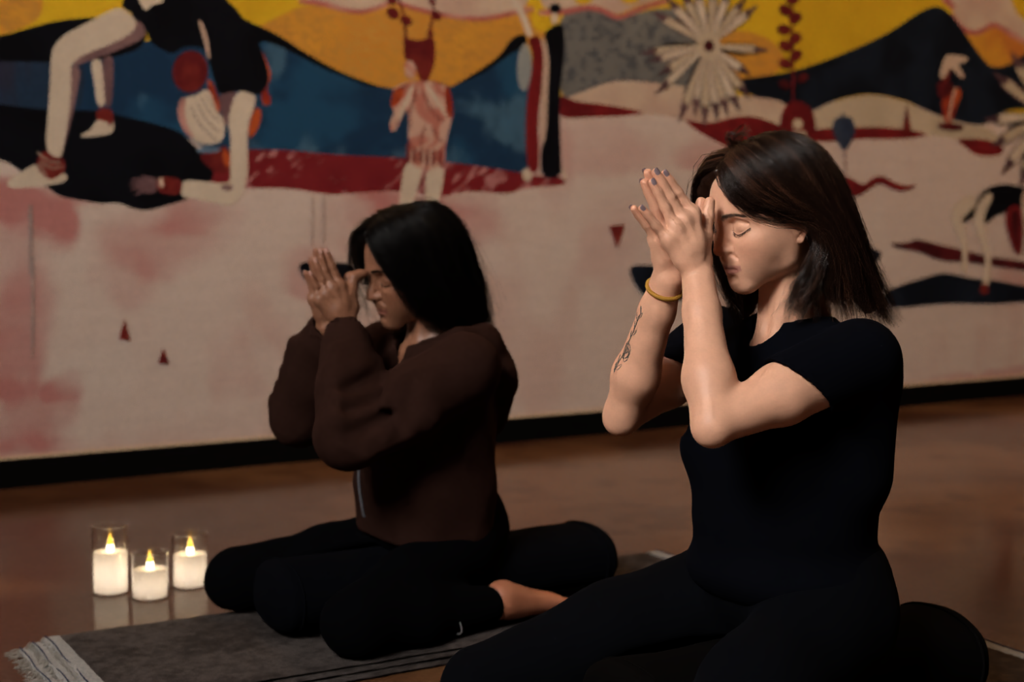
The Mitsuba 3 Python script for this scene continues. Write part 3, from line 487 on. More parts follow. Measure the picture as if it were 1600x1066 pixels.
('painted_flower__petal_shadow','black',1,[2.6331,1.4761,2.6509,1.5332,2.6603,1.5836,2.6462,1.593,2.632,1.5335,2.6156,1.4879]),
('painted_flower__petal_shadow','black',1,[2.6081,1.4791,2.5863,1.5327,2.5616,1.5771,2.5432,1.5788,2.5695,1.5252,2.5848,1.4815]),
('painted_flower__petal_shadow','black',1,[2.58,1.4718,2.5197,1.5069,2.4642,1.533,2.4464,1.5268,2.5104,1.4937,2.5573,1.464]),
('painted_flower__petal_outline','black',2,[2.5707,1.4433,2.4963,1.4398,2.4014,1.4308,2.3494,1.4194,2.3274,1.3997,2.3545,1.3873,2.4075,1.3928,2.5007,1.4126,2.573,1.4293]),
('painted_flower__petal','cream_pale',2,[2.6097,1.4465,2.4969,1.4358,2.4022,1.4262,2.3562,1.4163,2.3396,1.4015,2.36,1.3923,2.4068,1.3974,2.5001,1.4166,2.6112,1.4377]),
('painted_flower__petal_outline','plum',2,[2.5735,1.4396,2.5054,1.4294,2.4193,1.4119,2.3733,1.3959,2.3566,1.3745,2.3841,1.3649,2.4322,1.3752,2.5147,1.4031,2.5784,1.4262]),
('painted_flower__petal','cream_white',2,[2.6089,1.4463,2.5068,1.4255,2.4209,1.4074,2.3802,1.3935,2.3676,1.3775,2.3883,1.3702,2.4307,1.3796,2.5134,1.4071,2.612,1.4379]),
('painted_flower__petal_outline','plum',2,[2.5777,1.4332,2.5192,1.4115,2.4469,1.3796,2.4105,1.3563,2.4029,1.3332,2.4316,1.3291,2.472,1.3475,2.5374,1.3885,2.587,1.4215]),
('painted_flower__petal','cream_pale',2,[2.6075,1.4458,2.5219,1.4081,2.4499,1.3757,2.4176,1.3553,2.4119,1.338,2.4335,1.3349,2.469,1.3514,2.5347,1.392,2.6134,1.4384]),
('painted_flower__petal_outline','black',2,[2.5746,1.4235,2.5115,1.3842,2.4341,1.3302,2.3962,1.2954,2.391,1.2688,2.4243,1.2725,2.4674,1.3032,2.5355,1.365,2.5869,1.4137]),
('painted_flower__petal','cream_white',2,[2.6065,1.4452,2.515,1.3813,2.4381,1.327,2.4045,1.2964,2.4006,1.2764,2.4256,1.2791,2.4633,1.3065,2.5319,1.3678,2.6143,1.439]),
('painted_flower__petal_outline','plum',2,[2.5857,1.4092,2.5455,1.3447,2.499,1.2595,2.4804,1.2094,2.4892,1.181,2.5194,1.1988,2.5451,1.2472,2.5786,1.3361,2.6027,1.405]),
('painted_flower__petal','cream_pale',2,[2.6051,1.4434,2.5504,1.3434,2.5046,1.258,2.488,1.2138,2.4945,1.1926,2.5172,1.2059,2.5395,1.2487,2.5736,1.3374,2.6157,1.4408]),
('painted_flower__petal_outline','plum',2,[2.5939,1.4112,2.5697,1.3514,2.544,1.2728,2.5377,1.2274,2.5532,1.2037,2.579,1.2223,2.5928,1.267,2.6045,1.3475,2.6117,1.4093]),
('painted_flower__petal','cream_white',2,[2.6049,1.4427,2.5749,1.3508,2.5499,1.2721,2.5441,1.232,2.5558,1.2142,2.5751,1.2282,2.5869,1.2677,2.5993,1.348,2.616,1.4415]),
('painted_flower__petal_outline','black',2,[2.5996,1.4059,2.5864,1.3367,2.5751,1.2464,2.5771,1.1951,2.597,1.1708,2.6194,1.1949,2.625,1.2463,2.6219,1.3369,2.6177,1.4061]),
('painted_flower__petal','cream_pale',2,[2.6048,1.442,2.5916,1.3367,2.5811,1.2464,2.5826,1.2011,2.5976,1.1829,2.6144,1.2009,2.6189,1.2463,2.6166,1.3369,2.6161,1.4422]),
('painted_flower__petal_outline','plum',2,[2.6071,1.4074,2.6083,1.3418,2.6159,1.2569,2.6285,1.2097,2.6535,1.1899,2.6709,1.2152,2.6657,1.2636,2.6437,1.3468,2.6252,1.41]),
('painted_flower__petal','cream_white',2,[2.6048,1.4412,2.6136,1.3425,2.6219,1.2577,2.6328,1.216,2.6516,1.2012,2.6646,1.2202,2.6597,1.2628,2.6384,1.3461,2.6161,1.4429]),
('painted_flower__petal_outline','plum',2,[2.6132,1.4089,2.6257,1.3471,2.648,1.2676,2.6689,1.2244,2.6973,1.2086,2.7103,1.2349,2.6966,1.2801,2.6601,1.3562,2.6307,1.4136]),
('painted_flower__petal','cream_pale',2,[2.605,1.4406,2.6308,1.3485,2.6539,1.2691,2.6721,1.2309,2.6934,1.2191,2.7031,1.2388,2.6907,1.2786,2.655,1.3549,2.6159,1.4436]),
('painted_flower__petal_outline','black',2,[2.6207,1.41,2.6472,1.351,2.6876,1.2758,2.7184,1.236,2.7504,1.2244,2.7573,1.2521,2.7333,1.2948,2.6794,1.3647,2.637,1.417]),
('painted_flower__petal','cream_white',2,[2.6054,1.4399,2.652,1.353,2.6931,1.2781,2.7201,1.2429,2.7441,1.2342,2.7493,1.255,2.7277,1.2925,2.6746,1.3626,2.6155,1.4443]),
('painted_flower__petal_outline','plum',2,[2.6274,1.4145,2.6662,1.3652,2.7221,1.3035,2.7608,1.2726,2.7945,1.2679,2.795,1.2948,2.7621,1.3297,2.6944,1.3839,2.6417,1.424]),
('painted_flower__petal','cream_pale',2,[2.606,1.4391,2.6704,1.368,2.7269,1.3067,2.7609,1.2793,2.7862,1.2758,2.7865,1.2959,2.7572,1.3265,2.6902,1.3811,2.6149,1.4451]),
('painted_flower__petal_outline','plum',2,[2.6292,1.4241,2.6698,1.3945,2.7267,1.3595,2.7642,1.3453,2.793,1.3515,2.7889,1.3741,2.7557,1.3934,2.6902,1.4185,2.6396,1.4363]),
('painted_flower__petal','cream_white',2,[2.6072,1.4383,2.6729,1.398,2.7302,1.3636,2.7631,1.3509,2.7848,1.3556,2.7817,1.3725,2.7522,1.3893,2.6872,1.4149,2.6137,1.4459]),
('painted_flower__petal_outline','black',2,[2.644,1.4346,2.7096,1.426,2.7968,1.4195,2.8474,1.4225,2.8728,1.4392,2.8505,1.4565,2.8004,1.4594,2.7122,1.4542,2.6454,1.4489]),
('painted_flower__petal','cream_pale',2,[2.61,1.4376,2.71,1.4302,2.7972,1.4243,2.8419,1.4268,2.8609,1.4394,2.8442,1.4523,2.8,1.4546,2.7118,1.45,2.6109,1.4466]),
('painted_flower__petal_outline','plum',2,[2.6438,1.4562,2.7035,1.4878,2.7782,1.533,2.8153,1.5637,2.8202,1.5892,2.7873,1.588,2.7454,1.5617,2.6804,1.5083,2.6322,1.4666]),
('painted_flower__petal','cream_white',2,[2.6141,1.4388,2.7,1.4909,2.7742,1.5365,2.8071,1.5634,2.8107,1.5825,2.7861,1.5817,2.7493,1.5582,2.6838,1.5052,2.6068,1.4454]),
('painted_flower__petal_outline','plum',2,[2.6388,1.4607,2.6874,1.4999,2.7465,1.5541,2.7733,1.5888,2.7705,1.6134,2.7389,1.6072,2.7061,1.5759,2.6589,1.5155,2.6244,1.4687]),
('painted_flower__petal','cream_pale',2,[2.6149,1.4396,2.6831,1.5022,2.7416,1.5568,2.7654,1.5872,2.7633,1.6057,2.7396,1.601,2.711,1.5733,2.6632,1.5132,2.6059,1.4446]),
('painted_flower__petal_outline','black',2,[2.6313,1.4667,2.6644,1.5157,2.702,1.5813,2.7153,1.6204,2.7035,1.6429,2.6752,1.6295,2.6547,1.5922,2.6309,1.5237,2.6143,1.4708]),
('painted_flower__petal','cream_white',2,[2.6158,1.4408,2.6594,1.5169,2.6962,1.5826,2.7082,1.6171,2.6994,1.6339,2.6781,1.6239,2.6604,1.5909,2.6359,1.5225,2.6051,1.4434]),
('painted_flower__petal_outline','plum',2,[2.6225,1.4694,2.6382,1.5219,2.6527,1.5906,2.6525,1.6296,2.6334,1.648,2.6103,1.6298,2.603,1.5911,2.6028,1.5225,2.6045,1.4698]),
('painted_flower__petal','cream_pale',2,[2.6161,1.442,2.633,1.522,2.6467,1.5907,2.6467,1.625,2.6324,1.6388,2.6151,1.6252,2.609,1.591,2.6081,1.5224,2.6048,1.4422]),
('painted_flower__petal_outline','plum',2,[2.612,1.47,2.6075,1.5218,2.5959,1.5879,2.5812,1.6232,2.5559,1.6355,2.5403,1.6136,2.5476,1.5767,2.573,1.514,2.5943,1.4661]),
('painted_flower__petal','cream_white',2,[2.616,1.4433,2.6024,1.5207,2.59,1.5865,2.5773,1.6178,2.5583,1.627,2.5466,1.6106,2.5534,1.578,2.5781,1.5152,2.6049,1.4409]),
('painted_flower__petal_outline','black',2,[2.6032,1.4693,2.5825,1.5184,2.5505,1.5796,2.525,1.6107,2.4964,1.6177,2.4879,1.5938,2.5065,1.5598,2.551,1.5044,2.587,1.4622]),
('painted_flower__petal','cream_pale',2,[2.6155,1.4443,2.5778,1.5163,2.5451,1.5772,2.5229,1.6047,2.5014,1.61,2.495,1.5921,2.5118,1.5622,2.5557,1.5065,2.6054,1.4399]),
('painted_flower__petal_outline','plum',2,[2.5932,1.4672,2.5548,1.5107,2.5007,1.5636,2.4643,1.5886,2.4335,1.5897,2.4336,1.5651,2.4644,1.5358,2.5286,1.4909,2.5797,1.457]),
('painted_flower__petal','cream_white',2,[2.6147,1.4453,2.5509,1.5078,2.4963,1.5602,2.4643,1.5825,2.4412,1.5833,2.4413,1.5648,2.4688,1.5392,2.5325,1.4938,2.6062,1.4389]),
('painted_flower__petal_outline','plum',2,[2.583,1.4616,2.5272,1.4935,2.4524,1.5304,2.4064,1.5453,2.3756,1.5391,2.3858,1.516,2.4279,1.4958,2.5096,1.4688,2.5739,1.4489]),
('painted_flower__petal','cream_pale',2,[2.6133,1.4461,2.5246,1.4898,2.4494,1.5262,2.4089,1.5395,2.3858,1.5349,2.3934,1.5176,2.4309,1.5,2.5122,1.4724,2.6076,1.4381]),
('painted_flower__petal_tip','plum',1,[2.3826,1.4094,2.3624,1.4167,2.3201,1.4056,2.2876,1.3937,2.3223,1.3919,2.3599,1.3934,2.3709,1.4033]),
('painted_flower__petal_tip','plum',1,[2.406,1.3892,2.3859,1.3944,2.3488,1.3797,2.3208,1.365,2.3534,1.3664,2.3879,1.3713,2.3963,1.3821]),
('painted_flower__petal_tip','plum',1,[2.4429,1.3559,2.4226,1.3572,2.3938,1.3367,2.3735,1.3178,2.4029,1.325,2.4328,1.3359,2.4366,1.3475]),
('painted_flower__petal_tip','plum',1,[2.433,1.304,2.4098,1.2997,2.3803,1.2699,2.36,1.2442,2.3922,1.2601,2.4246,1.28,2.4272,1.2933]),
('painted_flower__petal_tip','plum',1,[2.5116,1.2334,2.4913,1.2194,2.4782,1.1776,2.4718,1.1436,2.4949,1.173,2.5158,1.2063,2.5114,1.2205]),
('painted_flower__petal_tip','plum',1,[2.5628,1.2515,2.5461,1.2372,2.5431,1.1995,2.545,1.1693,2.5608,1.1973,2.5736,1.2284,2.5658,1.2403]),
('painted_flower__petal_tip','plum',1,[2.5978,1.2252,2.5837,1.2072,2.5876,1.1648,2.595,1.1315,2.6058,1.1647,2.6129,1.2009,2.6029,1.2131]),
('painted_flower__petal_tip','plum',1,[2.643,1.2404,2.6326,1.2217,2.6454,1.183,2.6598,1.1531,2.6636,1.1854,2.6631,1.22,2.6506,1.2299]),
('painted_flower__petal_tip','plum',1,[2.6779,1.2553,2.6709,1.2363,2.6904,1.2012,2.71,1.1745,2.7082,1.2056,2.7016,1.2384,2.6874,1.2463]),
('painted_flower__petal_tip','plum',1,[2.7203,1.2678,2.7176,1.2481,2.7452,1.2161,2.771,1.1924,2.762,1.2229,2.7479,1.2544,2.7318,1.2602]),
('painted_flower__petal_tip','plum',1,[2.7556,1.3023,2.7574,1.2836,2.7913,1.2592,2.8217,1.2422,2.806,1.2687,2.7853,1.2951,2.7684,1.2974]),
('painted_flower__petal_tip','plum',1,[2.7549,1.3686,2.7595,1.3535,2.7918,1.3432,2.8199,1.3381,2.8025,1.3556,2.7808,1.3715,2.7664,1.3684]),
('painted_flower__petal_tip','plum',1,[2.8192,1.4383,2.836,1.4275,2.8781,1.4319,2.9117,1.4388,2.8794,1.4465,2.8441,1.4511,2.8314,1.4427]),
('painted_flower__petal_tip','plum',1,[2.7789,1.5583,2.8018,1.5606,2.831,1.5873,2.8511,1.6108,2.8189,1.5977,2.7871,1.5808,2.7846,1.5681]),
('painted_flower__petal_tip','plum',1,[2.7397,1.578,2.7612,1.5837,2.7815,1.6133,2.7939,1.6384,2.7667,1.6211,2.7409,1.6004,2.7423,1.5881]),
('painted_flower__petal_tip','plum',1,[2.6866,1.6022,2.7054,1.6127,2.7142,1.6454,2.7171,1.6721,2.697,1.6493,2.6795,1.6236,2.6854,1.6123]),
('painted_flower__petal_tip','plum',1,[2.6307,1.6068,2.6455,1.6205,2.643,1.6525,2.6368,1.6777,2.6249,1.6526,2.6166,1.6252,2.6261,1.616]),
('painted_flower__petal_tip','plum',1,[2.5686,1.5975,2.5777,1.6133,2.5635,1.6418,2.5481,1.6632,2.546,1.6377,2.5481,1.6109,2.5607,1.6047]),
('painted_flower__petal_tip','plum',1,[2.5207,1.5837,2.5248,1.6006,2.5019,1.6252,2.4802,1.6427,2.486,1.6179,2.4964,1.5927,2.5106,1.5892]),
('painted_flower__petal_tip','plum',1,[2.4697,1.5617,2.4677,1.5788,2.4362,1.598,2.4085,1.6106,2.4231,1.5879,2.4424,1.5656,2.4578,1.565]),
('painted_flower__petal_tip','plum',1,[2.4226,1.5214,2.4137,1.5369,2.3749,1.5475,2.3426,1.5527,2.3661,1.5349,2.3942,1.5186,2.4096,1.5217]),
('painted_flower__heart_rim','cream_pale',2,[2.6682,1.4429,2.6656,1.4265,2.6576,1.4114,2.645,1.3991,2.629,1.3909,2.6112,1.3874,2.5935,1.389,2.5774,1.3956,2.5646,1.4065,2.5563,1.4206,2.5533,1.4365,2.5559,1.4528,2.5638,1.4677,2.5762,1.48,2.592,1.4883,2.6097,1.492,2.6275,1.4905,2.6437,1.484,2.6567,1.4732,2.6651,1.459]),
('painted_flower__heart','maroon',2,[2.6362,1.4411,2.6351,1.4341,2.6318,1.4276,2.6265,1.4223,2.6198,1.4187,2.6123,1.4172,2.6048,1.4179,2.598,1.4208,2.5926,1.4255,2.5891,1.4316,2.5878,1.4385,2.5889,1.4455,2.5923,1.452,2.5975,1.4573,2.6042,1.4608,2.6117,1.4624,2.6191,1.4617,2.6259,1.4589,2.6314,1.4542,2.6349,1.4481]),
('painted_flower_001__petal_shadow','black',1,[4.472,1.2882,4.4314,1.3621,4.3873,1.423,4.3571,1.425,4.4046,1.3513,4.4337,1.2911]),
('painted_flower_001__petal_shadow','black',1,[4.4476,1.2802,4.3751,1.3342,4.3059,1.3758,4.2777,1.3695,4.3561,1.3177,4.4115,1.2725]),
('painted_flower_001__petal_shadow','black',1,[4.4125,1.2337,4.3192,1.2099,4.2432,1.1833,4.2421,1.1637,4.3346,1.1921,4.4111,1.2089]),
('painted_flower_001__petal_shadow','black',1,[4.4271,1.1962,4.3722,1.1224,4.3336,1.0556,4.3508,1.038,4.4013,1.1159,4.4489,1.1743]),
('painted_flower_001__petal_shadow','black',1,[4.4929,1.1877,4.5431,1.1186,4.5961,1.0613,4.6275,1.0611,4.5687,1.1309,4.5314,1.1878]),
('painted_flower_001__petal_shadow','black',1,[4.5426,1.2266,4.6413,1.2314,4.7268,1.2425,4.7358,1.2618,4.6334,1.2519,4.5535,1.2504]),
('painted_flower_001__petal_shadow','black',1,[4.5142,1.2823,4.5397,1.3592,4.5519,1.4272,4.528,1.4399,4.5085,1.3598,4.4845,1.2985]),
('painted_flower_001__petal_outline','black',2,[4.4648,1.2745,4.4266,1.3422,4.3689,1.4263,4.3247,1.4687,4.2776,1.4776,4.2659,1.4445,4.2991,1.3979,4.3764,1.3221,4.4389,1.2643]),
('painted_flower_001__petal','cream_pale',2,[4.4872,1.2399,4.4191,1.3392,4.3604,1.4228,4.3217,1.4604,4.2864,1.4671,4.2776,1.4422,4.3075,1.4013,4.3838,1.3251,4.471,1.2336]),
('painted_flower_001__petal_outline','plum',2,[4.4768,1.2747,4.4605,1.3445,4.4301,1.4329,4.4,1.4795,4.3567,1.494,4.3351,1.4635,4.3532,1.4142,4.4054,1.3315,4.4485,1.2682]),
('painted_flower_001__petal','cream_white',2,[4.488,1.2388,4.4523,1.3426,4.4207,1.4306,4.3945,1.4718,4.3621,1.4827,4.3458,1.4598,4.3625,1.4165,4.4136,1.3335,4.4703,1.2347]),
('painted_flower_001__petal_outline','plum',2,[4.4477,1.2662,4.3804,1.3155,4.2878,1.3737,4.2277,1.399,4.1809,1.3943,4.1861,1.3622,4.2383,1.3303,4.3446,1.2844,4.4292,1.2503]),
('painted_flower_001__petal','cream_pale',2,[4.4849,1.2417,4.3751,1.3109,4.2818,1.3685,4.229,1.391,4.1939,1.3874,4.1977,1.3634,4.2443,1.3355,4.35,1.2891,4.4733,1.2318]),
('painted_flower_001__petal_outline','black',2,[4.431,1.2436,4.3407,1.2482,4.2256,1.2477,4.1624,1.2383,4.1352,1.2135,4.1677,1.1926,4.232,1.1936,4.3454,1.2094,4.4334,1.2236]),
('painted_flower_001__petal','cream_white',2,[4.4783,1.243,4.3414,1.2424,4.2264,1.2411,4.1705,1.2331,4.1501,1.2145,4.1746,1.1989,4.2313,1.2001,4.3447,1.2152,4.4799,1.2305]),
('painted_flower_001__petal_outline','plum',2,[4.4307,1.2286,4.3452,1.2061,4.24,1.1715,4.1877,1.1443,4.1783,1.1137,4.2214,1.1045,4.2801,1.1246,4.3742,1.1726,4.4458,1.2114]),
('painted_flower_001__petal','cream_pale',2,[4.4744,1.2421,4.3495,1.2011,4.2448,1.1658,4.1985,1.142,4.1914,1.1191,4.2238,1.1122,4.2752,1.1303,4.3699,1.1776,4.4839,1.2314]),
('painted_flower_001__petal_outline','plum',2,[4.4347,1.2112,4.3604,1.158,4.2723,1.0856,4.2337,1.0396,4.2402,1.0058,4.2887,1.0124,4.3375,1.0537,4.4074,1.1355,4.459,1.1998]),
('painted_flower_001__petal','cream_white',2,[4.4715,1.2403,4.3673,1.1547,4.2802,1.0817,4.2458,1.0413,4.2506,1.0159,4.287,1.0209,4.3296,1.0576,4.4003,1.1389,4.4867,1.2332]),
('painted_flower_001__petal_outline','black',2,[4.4469,1.2023,4.3971,1.134,4.3419,1.0434,4.3235,0.9894,4.344,0.9571,4.3885,0.9741,4.4187,1.0258,4.4522,1.1218,4.4751,1.1962]),
('painted_flower_001__petal','cream_pale',2,[4.4703,1.2386,4.4053,1.1322,4.3511,1.0413,4.3346,0.9936,4.3499,0.9694,4.3833,0.9823,4.4094,1.028,4.444,1.1237,4.488,1.2349]),
('painted_flower_001__petal_outline','plum',2,[4.4612,1.1967,4.4392,1.1198,4.4203,1.0192,4.4233,0.9616,4.4559,0.9329,4.4928,0.9584,4.5022,1.0158,4.4975,1.1178,4.4909,1.1959]),
('painted_flower_001__petal','cream_white',2,[4.4698,1.237,4.4478,1.1195,4.4302,1.0188,4.4325,0.9679,4.4569,0.9464,4.4846,0.9655,4.4922,1.0162,4.4887,1.1181,4.4884,1.2365]),
('painted_flower_001__petal_outline','plum',2,[4.4982,1.2015,4.5453,1.1384,4.6155,1.0591,4.6672,1.0192,4.7181,1.0127,4.7258,1.0469,4.684,1.0918,4.5935,1.1617,4.5226,1.2134]),
('painted_flower_001__petal','cream_pale',2,[4.4715,1.233,4.5524,1.1418,4.6237,1.0631,4.6691,1.0277,4.7073,1.0229,4.7131,1.0485,4.6757,1.0878,4.5863,1.1582,4.4867,1.2405]),
('painted_flower_001__petal_outline','black',2,[4.5189,1.2153,4.6008,1.1817,4.7131,1.1434,4.783,1.1303,4.8285,1.1443,4.8104,1.1751,4.745,1.196,4.6232,1.2188,4.5303,1.2341]),
('painted_flower_001__petal','cream_white',2,[4.4756,1.2309,4.6041,1.1872,4.7169,1.1498,4.7785,1.138,4.8126,1.1485,4.799,1.1716,4.7412,1.1896,4.6199,1.2133,4.4826,1.2426]),
('painted_flower_001__petal_outline','plum',2,[4.5274,1.2352,4.6177,1.2403,4.7348,1.2536,4.7985,1.2705,4.8204,1.2994,4.7803,1.3168,4.7136,1.308,4.6029,1.2787,4.5199,1.2547]),
('painted_flower_001__petal','cream_pale',2,[4.4814,1.2307,4.6155,1.246,4.7322,1.2602,4.7885,1.2749,4.8049,1.2965,4.7748,1.3096,4.7162,1.3014,4.6051,1.273,4.4768,1.2428]),
('painted_flower_001__petal_outline','plum',2,[4.52,1.259,4.5886,1.3066,4.6707,1.373,4.706,1.4162,4.6961,1.4481,4.6474,1.442,4.6021,1.4036,4.5402,1.3285,4.4955,1.2702]),
('painted_flower_001__petal','cream_white',2,[4.4867,1.2332,4.5814,1.3098,4.6624,1.3767,4.6937,1.4146,4.6864,1.4386,4.6498,1.434,4.6103,1.3999,4.5474,1.3253,4.4715,1.2403]),
('painted_flower_001__petal_outline','black',2,[4.4973,1.2734,4.5196,1.3441,4.539,1.4367,4.5361,1.4893,4.5034,1.5142,4.4666,1.4899,4.4571,1.4378,4.4614,1.3454,4.4675,1.2742]),
('painted_flower_001__petal','cream_pale',2,[4.4884,1.2365,4.5109,1.3443,4.529,1.4368,4.5268,1.4832,4.5023,1.5019,4.4747,1.4837,4.467,1.4377,4.47,1.3452,4.4698,1.237]),
('painted_flower_001__petal_tip','plum',1,[4.3199,1.4312,4.3251,1.4546,4.2858,1.488,4.2491,1.5116,4.2607,1.4776,4.2797,1.4431,4.3032,1.4386]),
('painted_flower_001__petal_tip','plum',1,[4.3838,1.4438,4.3961,1.4658,4.3679,1.5031,4.3393,1.5306,4.3401,1.4962,4.3481,1.4604,4.3697,1.453]),
('painted_flower_001__petal_tip','plum',1,[4.2412,1.3651,4.2347,1.3869,4.1834,1.4056,4.1391,1.4164,4.1656,1.3898,4.1992,1.3647,4.2226,1.367]),
('painted_flower_001__petal_tip','plum',1,[4.2023,1.2201,4.1781,1.2329,4.1266,1.2227,4.087,1.2102,4.1289,1.2032,4.1744,1.2005,4.188,1.2129]),
('painted_flower_001__petal_tip','plum',1,[4.2359,1.1397,4.2056,1.144,4.1646,1.1195,4.136,1.0964,4.179,1.1025,4.2226,1.1136,4.2273,1.129]),
('painted_flower_001__petal_tip','plum',1,[4.2849,1.0526,4.252,1.0458,4.2232,1.0066,4.2063,0.973,4.2467,0.9949,4.2851,1.0219,4.2818,1.0388]),
('painted_flower_001__petal_tip','plum',1,[4.368,1.0134,4.3387,0.9995,4.3271,0.9542,4.3246,0.917,4.3549,0.9476,4.381,0.9828,4.3707,0.999]),
('painted_flower_001__petal_tip','plum',1,[4.4575,0.9939,4.4342,0.9746,4.4405,0.9269,4.4525,0.8889,4.4703,0.9254,4.4821,0.9657,4.4657,0.98]),
('painted_flower_001__petal_tip','plum',1,[4.6669,1.0571,4.6648,1.0333,4.711,1.0017,4.7535,0.9796,4.7362,1.0135,4.711,1.0475,4.6855,1.0507]),
('painted_flower_001__petal_tip','plum',1,[4.7559,1.1612,4.7711,1.1409,4.8306,1.1325,4.8807,1.1305,4.8424,1.1518,4.798,1.17,4.7753,1.163]),
('painted_flower_001__petal_tip','plum',1,[4.7516,1.2845,4.7804,1.2743,4.8321,1.2908,4.8711,1.3087,4.8242,1.3107,4.7754,1.3079,4.7646,1.2935]),
('painted_flower_001__petal_tip','plum',1,[4.6549,1.4042,4.6878,1.4103,4.7136,1.4474,4.728,1.4791,4.6884,1.4584,4.6519,1.4331,4.6568,1.4172]),
('painted_flower_001__petal_tip','plum',1,[4.5017,1.4588,4.525,1.477,4.5188,1.5203,4.5069,1.5542,4.4891,1.5205,4.4772,1.4837,4.4934,1.4712]),
('painted_plant__stem','red',1,[3.006,1.7851,3.0145,1.5409,3.0216,1.3637,3.0244,1.2325,3.0342,1.2328,3.0314,1.3642,3.0242,1.5416,3.0156,1.786]),
('painted_plant__leaf','brick_red',2,[3.0135,1.5864,3.0078,1.5812,2.9997,1.5775,2.9899,1.5758,2.9793,1.5763,2.9691,1.579,2.9602,1.5834,2.9535,1.5893,2.9496,1.5959,2.9489,1.6028,2.9515,1.6092,2.9571,1.6145,2.9652,1.6181,2.975,1.6198,2.9855,1.6194,2.9957,1.6168,3.0047,1.6124,3.0115,1.6065,3.0154,1.5998,3.0161,1.5929]),
('painted_plant__leaf','brick_red',2,[3.0597,1.5906,3.064,1.5851,3.0652,1.5782,3.0632,1.5707,3.0582,1.5632,3.0507,1.5566,3.0415,1.5514,3.0314,1.5482,3.0214,1.5472,3.0125,1.5487,3.0056,1.5523,3.0014,1.5578,3.0002,1.5647,3.0022,1.5722,3.0071,1.5796,3.0145,1.5862,3.0237,1.5914,3.0338,1.5947,3.0438,1.5957,3.0527,1.5943]),
('painted_plant__leaf','brick_red',2,[3.0119,1.5207,3.0088,1.5144,3.0026,1.5089,2.9939,1.5049,2.9835,1.5027,2.9725,1.5025,2.9619,1.5043,2.9528,1.508,2.946,1.5131,2.9423,1.5193,2.9419,1.5258,2.9449,1.5321,2.9511,1.5375,2.9597,1.5415,2.9701,1.5438,2.9811,1.544,2.9917,1.5423,3.0009,1.5386,3.0077,1.5334,3.0115,1.5273]),
('painted_plant__leaf','brick_red',2,[3.0634,1.5102,3.067,1.5044,3.0674,1.4974,3.0646,1.4899,3.0588,1.4828,3.0506,1.4767,3.0408,1.4722,3.0304,1.4697,3.0204,1.4695,3.0118,1.4716,3.0054,1.4757,3.0018,1.4816,3.0014,1.4885,3.0042,1.4959,3.01,1.503,3.0181,1.5092,3.0278,1.5137,3.0382,1.5162,3.0482,1.5165,3.0569,1.5144]),
('painted_plant__leaf','brick_red',2,[3.0164,1.4493,3.0108,1.444,3.0026,1.4404,2.9928,1.4389,2.9822,1.4395,2.972,1.4423,2.9631,1.4469,2.9563,1.4528,2.9524,1.4596,2.9517,1.4665,2.9543,1.4729,2.96,1.4781,2.9681,1.4817,2.9779,1.4833,2.9884,1.4827,2.9987,1.48,3.0076,1.4754,3.0144,1.4694,3.0184,1.4626,3.0191,1.4557]),
('painted_plant__leaf','brick_red',2,[3.065,1.4459,3.0693,1.4403,3.0705,1.4334,3.0686,1.4258,3.0636,1.4184,3.0561,1.4118,3.0468,1.4067,3.0366,1.4036,3.0266,1.4028,3.0177,1.4043,3.0108,1.4081,3.0066,1.4137,3.0053,1.4206,3.0073,1.4281,3.0123,1.4355,3.0197,1.4421,3.029,1.4472,3.0391,1.4503,3.0491,1.4512,3.058,1.4497]),
('painted_plant__leaf','brick_red',2,[3.0205,1.3852,3.016,1.3794,3.0087,1.3749,2.9993,1.3721,2.9886,1.3714,2.9778,1.3728,2.9678,1.3761,2.9598,1.3811,2.9544,1.3872,2.9521,1.3939,2.9532,1.4004,2.9576,1.4063,2.9649,1.4108,2.9743,1.4136,2.9849,1.4144,2.9957,1.413,3.0057,1.4097,3.0138,1.4047,3.0193,1.3986,3.0216,1.3919]),
('painted_plant__leaf','brick_red',2,[3.052,1.655,3.0534,1.6485,3.0514,1.6416,3.0462,1.6349,3.0383,1.6289,3.0284,1.6244,3.0177,1.6218,3.007,1.6213,2.9975,1.6229,2.99,1.6265,2.9854,1.6318,2.984,1.6382,2.986,1.6451,2.9911,1.6518,2.999,1.6577,3.0088,1.6622,3.0195,1.6649,3.0302,1.6654,3.0398,1.6639,3.0473,1.6602]),
('painted_plant__leaf','brick_red',2,[3.0105,1.681,3.0074,1.6747,3.0012,1.6692,2.9925,1.6651,2.9822,1.6627,2.9712,1.6624,2.9606,1.664,2.9515,1.6675,2.9448,1.6726,2.9411,1.6786,2.9407,1.6851,2.9437,1.6914,2.9498,1.6969,2.9585,1.7011,2.9688,1.7034,2.9798,1.7038,2.9904,1.7022,2.9995,1.6987,3.0063,1.6937,3.0101,1.6876]),
('painted_plant__leaf','maroon',2,[3.016,1.3055,3.0122,1.3007,3.0057,1.2971,2.9973,1.2951,2.9877,1.2947,2.9779,1.2961,2.9688,1.2992,2.9614,1.3035,2.9563,1.3087,2.954,1.3144,2.9548,1.3198,2.9586,1.3246,2.965,1.3282,2.9733,1.3303,2.9829,1.3306,2.9927,1.3293,3.0018,1.3262,3.0093,1.3219,3.0145,1.3167,3.0168,1.311]),
('painted_plant__leaf','maroon',2,[3.101,1.355,3.1033,1.3499,3.1026,1.3438,3.099,1.3376,3.0928,1.3317,3.0847,1.3267,3.0754,1.3232,3.0658,1.3215,3.057,1.3217,3.0497,1.3238,3.0447,1.3276,3.0424,1.3328,3.0431,1.3388,3.0467,1.345,3.0529,1.3509,3.061,1.3558,3.0703,1.3594,3.0798,1.3611,3.0887,1.361,3.096,1.3589]),
